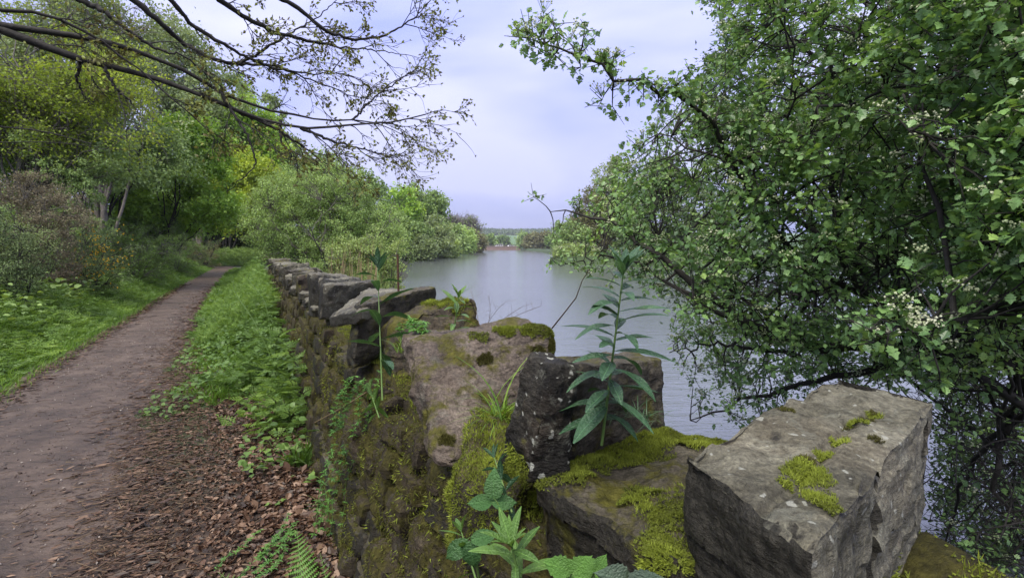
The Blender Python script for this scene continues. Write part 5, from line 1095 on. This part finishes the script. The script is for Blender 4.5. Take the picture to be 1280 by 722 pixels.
leafy_stem('willowherb', 'pale narrow leaved shoot leaning left at the bottom centre', 'plant', Pv(600, 740, .34), Pv(577, 665, .33), 7, .062, LF, M['stem'], .0025, 7, top=3)
def bramble(label, base, leaves, lib, name='bramble', cat='plant', smat=None):
    base = np.asarray(base, float); root = empty(name, base, label, cat); ac = Acc()
    for p, d, up, s in leaves:
        p = np.asarray(p, float); P = bez(base, (base + p) / 2 + [0, 0, .02], p, 8); ac.add(*tube(P, np.linspace(.002, .001, 8), 5)); inst_obj('leaf', lib[rng.integers(len(lib))], root, X4(p, norm(np.array(d, float)), up, s), base)
    ac.obj('stem', smat or M['stem'], root, loc=base)
tow = norm(np.array([-.1, -.9, .45]))
b0 = Pv(632, 660, .39)
bramble('bramble shoot with three pleated dark green leaves on the wall face', b0, [(Pv(617, 622, .37), (0, -.1, 1), tow, .056), (Pv(614, 626, .37), (-1, -.1, -.05), tow, .046), (Pv(616, 627, .37), (.95, -.1, .02), tow, .048)], LB)
bramble('bramble shoot with pleated leaves at the lower left of the bright willowherb', Pv(600, 730, .36), [(Pv(588, 677, .33), (.1, -.2, -1), tow, .06), (Pv(584, 676, .33), (-.85, -.2, -.6), tow, .06), (Pv(590, 674, .33), (.8, -.2, .3), tow, .05)], LB)
bramble('purplish pleated bramble leaves in the bottom right corner beside the large block', Pv(800, 770, .46), [(Pv(782, 722, .45), (-.8, -.3, .3), tow, .05), (Pv(790, 732, .45), (.9, -.3, .35), tow, .055), (Pv(786, 735, .45), (.1, -.6, -.5), tow, .05)], [blade_lib(mat_blade('purple_blade', (.07, .10, .08), (.11, .17, .11), .35), [dict(L_=14, w=.34, curve=.5, serr=.10, pleat=.18, shape=.8)])[0]])
bramble('bright rounded lush leaves of a low plant at the bottom beside the mossy slab', Pv(730, 760, .43), [(Pv(712, 712, .42), (-.8, -.2, .35), tow, .045), (Pv(716, 716, .42), (.5, -.2, .6), tow, .042), (Pv(712, 722, .42), (-.3, -.4, -.6), tow, .05), (Pv(722, 720, .42), (.9, -.4, -.3), tow, .045), (Pv(745, 712, .42), (.4, -.2, .8), tow, .03), (Pv(745, 712, .42), (-.5, -.2, .7), tow, .026), (Pv(746, 716, .42), (.9, -.3, -.1), tow, .028)], LG, 'wood_avens')
# grass tuft on the ledge and others
def tuft(label, base, n, ln, mat='grass', seed=0, name='grass_tuft', sp=.5):
    R = np.random.default_rng(seed); base = np.asarray(base, float); T = strip(7, .013, .75); p = base + R.normal(size=(n, 3)) * [.016, .016, .002]; d = norm(np.c_[R.normal(size=(n, 2)) * sp, np.ones(n)])
    V, F, vv = scatter(T[0], T[1], p, frames(d, np.c_[d[:, :2] * -1, np.full(n, .3)] * -1 * -1), R.uniform(.5, 1.2, n) * ln, R.random(n)); tag(mk(name, V, [F], M[mat], None, vv, False, None, base), label, 'grass')
tuft('arching grass tuft on the mossy ledge between the pinkish and blackened stones', Pv(622, 528, .66), 150, .15, seed=1, sp=.7)
tuft('few tall grass blades rising behind the arching tuft against the pinkish stone', Pv(630, 520, .68), 6, .26, seed=2, sp=.22)
tuft('small grass tuft trailing over moss beside the tall willowherb', Pv(800, 520, .75), 40, .08, 'herb_blue', seed=3, sp=1.2)
tuft('soft grass clump at the foot of the wall among the dead leaves', Pz(412, 640, .03), 60, .16, 'herb_lush', seed=6, sp=.6)
tuft('thin grass at the foot of the slender willowherb', Pv(500, 440, .50), 22, .12, seed=4)
# cleavers hanging on the face
def cleavers(label, pts, seed):
    R = np.random.default_rng(seed); base = np.asarray(pts[0], float); root = empty('cleavers', base, label, 'plant'); ac = Acc(); P = []; 
    pts = np.array(pts)
    for k in range(6):
        Q = np.stack([np.interp(np.linspace(0, 1, 12), np.linspace(0, 1, len(pts)), pts[:, i]) for i in range(3)], 1) + R.normal(size=3) * [.05, .03, .03]; Q[1:] += np.cumsum(R.normal(size=(11, 3)) * .006, 0)
        V, F = tube(Q, .0014, 4); ac.add(V, F); P.append(Q)
    ac.obj('stem', M['stem'], root, loc=base); P = np.concatenate(P); m = 7; C = np.repeat(P, m, 0); a = np.tile(np.arange(m) / m * 6.28, len(P)) + np.repeat(R.random(len(P)) * 6, m); d = norm(np.c_[np.cos(a), np.sin(a) - .2, R.normal(size=len(a)) * .3])
    V, F, vv = scatter(LANCE[0], LANCE[1], C, frames(d, np.tile([0, 0, 1.], (len(a), 1))), R.uniform(.016, .030, len(a)), np.repeat(R.random(len(P)), m)); o = mk('leaves', V, [F], M['herb_lush'], root, vv, False, None, base); o['kind'] = 'stuff'
cleavers('cleavers hanging in whorls down the foot of the wall face above the fern', [Pv(425, 560, .36), Pv(410, 600, .33), Pv(405, 650, .30), Pv(392, 690, .27)], 1)
cleavers('cleavers trailing on the face near the middle of the wall', [Pv(452, 470, .43), Pv(440, 500, .40), Pv(432, 535, .38)], 2)
cleavers('cleavers sprawling over dead leaves left of the fern', [Pz(352, 660, .06), Pz(330, 690, .05), Pz(305, 712, .05)], 3)
cleavers('cleavers whorls on top of the brown stone near the slender willowherb', [Pv(532, 430, .55), Pv(520, 405, .55)], 4)
# fern
def fern(label, base, tip, wid, n, seed, up):
    R = np.random.default_rng(seed); base = np.asarray(base, float); tip = np.asarray(tip, float); root = empty('fern', base, label, 'fern'); P = bez(base, (base + tip) / 2 + np.array([0, 0, .05]), tip, 24); V, F = tube(P, np.linspace(.003, .0008, 24), 6); mk('stem', V, [F], M['stem'], root, np.full(len(V), .6), True, None, base)
    V = []; F = []; m = 9
    for i in range(m):
        t = .06 + .9 * i / m; l = .22 * (1 - t) ** .7
        for s in (-1, 1):
            b = len(V); V += [(t - .045, 0, 0), (t + .02, s * l * .55, .02), (t + .06, s * l, -.02), (t + .055, 0, 0)]; F += [(b, b + 1, b + 3), (b + 1, b + 2, b + 3)] if s > 0 else [(b, b + 3, b + 1), (b + 1, b + 3, b + 2)]
    me = var_mesh('pinna', np.array(V, float), np.array(F), M['fern'], .7); T = norm(np.gradient(P, axis=0))
    for i in range(n):
        t = .12 + .86 * i / n; j = min(22, int(t * 23)); p = P[j] + (P[j + 1] - P[j]) * (t * 23 - j); l = wid * math.sin(min(1, (1.02 - t) * 1.25) * math.pi / 2) * (1 if t > .25 else .75 + t)
        for s in (-1, 1):
            w = norm(np.cross(T[j], up)) * s; inst_obj('pinna', me, root, X4(p, norm(w + T[j] * .35 + R.normal(size=3) * .04), up, l), base)
M['fern'] = mat_leaf('fern_leaf', [(.07, .17, .03), (.13, .30, .05), (.18, .38, .07)], .4, .45, .4)
upv = norm(np.array([-.1, -.75, .75]))
fern('bright green fern frond standing up from the dead leaves at the bottom', Pz(382, 780, .0), Pz(371, 660, .14), .10, 15, 1, upv)
fern('smaller fern frond tip poking in at the bottom edge left of the bright one', Pz(350, 800, .0), Pz(272, 714, .05), .08, 12, 2, upv)
fern('small fern frond at the wall foot right of the bright one', Pz(420, 790, 0), Pz(400, 690, .10), .05, 11, 3, upv)
# leafy weeds in the litter
def weed(label, base, nl, ln, h, lib, seed, mats='stem', name='nettle', sp=1.0):
    R = np.random.default_rng(seed); base = np.asarray(base, float); root = empty(name, base, label, 'plant'); ac = Acc()
    for i in range(nl):
        a = R.random() * 6.28; d = np.array([math.cos(a), math.sin(a), 0]); p = base + d * R.uniform(.25, 1) * ln * 1.3 * sp + np.array([0, 0, R.uniform(.25, 1) * h]); P = bez(base, base + [0, 0, h * .6], p, 7); ac.add(*tube(P, np.linspace(.0024, .001, 7), 5))
        inst_obj('leaf', lib[R.integers(len(lib))], root, X4(p, norm(d + [0, 0, R.uniform(-.3, .5)]), norm(np.array([0, 0, 1.]) + R.normal(size=3) * .25), ln * R.uniform(.7, 1.15)), base)
    ac.obj('stem', M[mats], root, loc=base)
CV = [var_mesh('leaf', CL[0], CL[1], M['herb'], x) for x in (.35, .6, .9)]; JV = [var_mesh('leaf', JL[0] * [1, 1.25, 1], JL[1], M['herb'], x) for x in (.4, .75)]
wd = [(345, 530, 14, .15, .16, CV, 'cow_parsley', 'leafy cow parsley nearest the camera at the foot of the wall'), (325, 500, 14, .16, .2, CV, 'cow_parsley', 'cow parsley plant with spreading ferny leaves on the litter edge'),
      (360, 490, 14, .16, .28, CV, 'cow_parsley', 'cow parsley against the wall behind the nearest one'), (300, 470, 12, .15, .16, CV, 'cow_parsley', 'low cow parsley at the litter edge near the path'),
      (368, 555, 9, .09, .15, JV, 'nettle', 'dark nettle tucked against the wall foot'), (340, 548, 9, .09, .10, JV, 'nettle', 'low nettle with broad leaves in the dead leaves'), (400, 510, 10, .07, .22, JV, 'nettle', 'nettle with small leaves high against the wall face'),
      (318, 455, 11, .15, .20, CV, 'cow_parsley', 'ferny weed in the gap between litter and grass'), (375, 520, 10, .11, .30, CV, 'cow_parsley', 'feathery weed leaning on the mossy wall foot'), (330, 575, 7, .07, .07, JV, 'nettle', 'broad toothed leaves spread flat on the dead leaves below the nettles'), (385, 575, 8, .08, .14, JV, 'nettle', 'toothed weed squeezed between litter and wall right of the spread leaves'),
      (342, 620, 6, .045, .04, JV, 'nettle', 'tiny seedling alone in the dead leaves'), (405, 600, 9, .07, .16, JV, 'nettle', 'soft leaved weed at the wall foot above the cleavers'), (228, 505, 7, .05, .05, CV, 'cow_parsley', 'small green weed on the bare edge of the path')]
for i, (px, py, nl, ln, h, lib, nm, lb) in enumerate(wd): weed(lb, Pz(px, py + 14, .0), nl, ln, h, lib, 300 + i, name=nm)
# tall flowering stems
def umbel(label, base, pts, seed):
    base = np.asarray(base, float); root = empty('cow_parsley', base, label, 'plant'); ac = Acc()
    for P, r in pts:
        P = np.array(P); t = np.linspace(0, 1, 16); Q = np.stack([np.interp(t, np.linspace(0, 1, len(P)), P[:, i]) for i in range(3)], 1)
        for _ in range(2): Q[1:-1] = (Q[:-2] + 2 * Q[1:-1] + Q[2:]) / 4
        ac.add(*tube(Q, np.linspace(r, r * .4, 16), 7))
        for k in range(2): inst_obj('leaf', CV[k], root, X4(Q[6 + 4 * k], norm(np.array([rng.normal(), rng.normal(), .2])), np.array([0, 0, 1.]), .14), base)
    ac.obj('stem', M['stem'], root, loc=base)
B0 = Pz(345, 500, 0.0)
umbel('tall pale green stem of cow parsley leaning left over the path', B0, [([B0, PY(345, 460, B0[1]), PY(318, 400, B0[1]), PY(292, 365, B0[1]), PY(291, 345, B0[1])], .0065)], 1)
umbel('tall upright cow parsley stem beside the wall', B0 + [.06, .05, 0], [([B0 + [.06, .05, 0], PY(340, 455, B0[1]), PY(337, 400, B0[1]), PY(330, 372, B0[1]), PY(306, 345, B0[1])], .006)], 2)
# rusty rod, dead stalks, far things
b = Pv(498, 362, .80); t_ = Pv(497, 318, .80); V, F = tube([b - [0, 0, .1], b, t_], .0065, 8); tag(mk('iron_rod', V, [F], M['rust'], None, None, True, None, b), 'thin rusty iron rod standing up from the coping stones', 'rod')
ac = Acc(); b = Pv(602, 420, .98); R = np.random.default_rng(9)
for k in range(5):
    tp = Pv(588 + 22 * k, 350 + 12 * R.random() + 8 * k, 1.0); Q = bez(b, (b + tp) / 2 + R.normal(size=3) * .02, tp, 10); ac.add(*tube(Q, np.linspace(.0014, .0006, 10), 4))
    for q in Q[4:]: ac.seg([q], [q + R.normal(size=3) * .02 + [0, 0, .02]], .0006, .0004, 3)
tag(ac.obj('dead_stalks', M['stem_red'], loc=b), 'wispy dead flower stalks rising behind the stones against the water', 'plant')
ac = Acc(); b = Pv(700, 470, 1.02)
Q = np.array([Pv(690, 410, .99), Pv(706, 390, .98), Pv(720, 372, .97), Pv(728, 350, .96), Pv(738, 335, .95)]); ac.add(*tube(Q, np.linspace(.003, .001, 5), 5)); tag(ac.obj('dead_bramble', M['stem_red'], loc=Q[0]), 'thin curved brown stem between the pinkish stone and the tall willowherb', 'plant')
ac = Acc(); Q = np.array([Pv(393, 528, .35), Pv(430, 508, .38), Pv(458, 490, .41)]); ac.add(*tube(Q, .003, 5), ); tag(ac.obj('straw', M['straw'], loc=Q[0]), 'single dry straw stalk lying across the mossy wall face', 'stalk')

# ================================================================== FAR END OF THE LAKE
def box(ac, x0, x1, y0, y1, z0, z1):
    V = np.array([(x, y, z) for z in (z0, z1) for y in (y0, y1) for x in (x0, x1)], float); ac.add(V, np.array([(0, 2, 3, 1), (4, 5, 7, 6), (0, 1, 5, 4), (2, 6, 7, 3), (0, 4, 6, 2), (1, 3, 7, 5)]))
base = np.array([-14., 474, WATER_Z]); dam = empty('brick_dam', base, 'low reddish brown wall and walkway across the far end of the lake', 'dam')
M['brick'] = mat_plain('weathered_brick', (.19, .13, .11), .85, 0, 1.5, .35); M['dark_rail'] = mat_plain('dark_rail', (.05, .045, .045), .6, 0, 2, .2)
ac = Acc(); box(ac, -32, 8, 474, 477, WATER_Z - 1, 1.6); ac.obj('wall', M['brick'], dam, False, base)
ac = Acc(); box(ac, -32, 8, 473.6, 477.4, 1.6, 2.0); ac.obj('coping', mat_plain('pale_coping', (.34, .27, .24), .8, 0, 1, .2), dam, False, base)
for k in range(11): 
    ac = Acc(); x = -31 + 3.8 * k; box(ac, x, x + .35, 474, 474.4, 2.0, 3.5); ac.obj('post', M['dark_rail'], dam, False, base)
for zz in (2.6, 3.3): 
    ac = Acc(); box(ac, -32, 8, 474.1, 474.3, zz, zz + .25); ac.obj('rail', M['dark_rail'], dam, False, base)
def van(x, y, s, label, yaw):
    base = np.array([x, y, hz(x, y) + .02]); r = empty('parked_van', base, label, 'van', 'vehicles parked behind the far dam'); r.rotation_euler = (0, 0, yaw); ac = Acc()
    pr = [(0, .45), (0, 1.1), (.9, 1.35), (1.7, 2.3), (5.3, 2.35), (5.5, 1.9), (5.5, .45)]; n = len(pr); V = np.array([(px_ * s, yy * s, zz * s) for yy in (-.95, .95) for px_, zz in pr]); 
    F4 = [(i, (i + 1) % n, n + (i + 1) % n, n + i) for i in range(n)]
    me = bpy.data.meshes.new('body'); me.from_pydata(V.tolist(), [], F4 + [tuple(range(n))[::-1], tuple(range(n, 2 * n))]); me.materials.append(mat_plain('van_paint', (.75, .75, .77), .3, 0, 1, .03)); o = bpy.data.objects.new('body', me); COL.objects.link(o); o.parent = r
    for a_, b_ in ((1.5, 2.5), (2.7, 3.8), (4.0, 5.1)):
        ac = Acc(); box(ac, a_ * s, b_ * s, -.98 * s, -.94 * s, 1.45 * s, 2.05 * s); ac.obj('window', M['dark_rail'], r, False)
    for xx in (1.1, 4.4):
        V, F = tube(np.array([(xx * s, -1.0 * s, .4 * s), (xx * s, -.7 * s, .4 * s)]), .38 * s, 12); c = len(V); V = np.vstack([V, V[:12].mean(0)]); w_ = mk('wheel', V, [F, np.array([(c, i, (i + 1) % 12) for i in range(12)])], M['dark_rail'], r)
van(-17, 482, 1.6, 'white van parked behind the far dam', 0.1); van(-5, 484, 1.3, 'smaller white vehicle at the right end of the far dam', .5)
n = 26000; x = rng.uniform(-260, 260, n); y = rng.uniform(1480, 1720, n); P = np.c_[x, y, height(x, y) + rng.random(n) * 9]
stuff('far_woodland', 'dark strip of woodland along the crest of the far green hill', 'woodland', LEAF2, P, rvec(n), rvec(n), rng.uniform(5, 10, n), M['haw_dark'], rng.random(n))
n = 9000; x = rng.uniform(-200, 200, n); y = rng.uniform(640, 760, n); P = np.c_[x, y, height(x, y) + rng.random(n) ** 2 * 5]
k = np.abs(x + 18) > 16; stuff('far_hedgerow', 'hedges and bushes along the foot of the far green field', 'hedge', LEAF2, P[k], rvec(k.sum()), rvec(k.sum()), rng.uniform(1.5, 3, k.sum()), M['wood'], rng.random(k.sum()))

# ------------------------------------------------------------------ air
m = bpy.data.materials.new('haze'); m.use_nodes = True; m.node_tree.nodes.clear(); o_ = m.node_tree.nodes.new('ShaderNodeOutputMaterial'); v_ = m.node_tree.nodes.new('ShaderNodeVolumePrincipled')
v_.inputs['Density'].default_value = .00018; v_.inputs['Color'].default_value = (.80, .85, .95, 1); m.node_tree.links.new(v_.outputs[0], o_.inputs['Volume'])
ac = Acc(); box(ac, -1500, 1500, -110, 1825, -5, 90); h_ = ac.obj('haze', m, None, False); h_['kind'] = 'stuff'; h_['label'] = 'thin damp air over the lake and hills'; h_['category'] = 'haze'
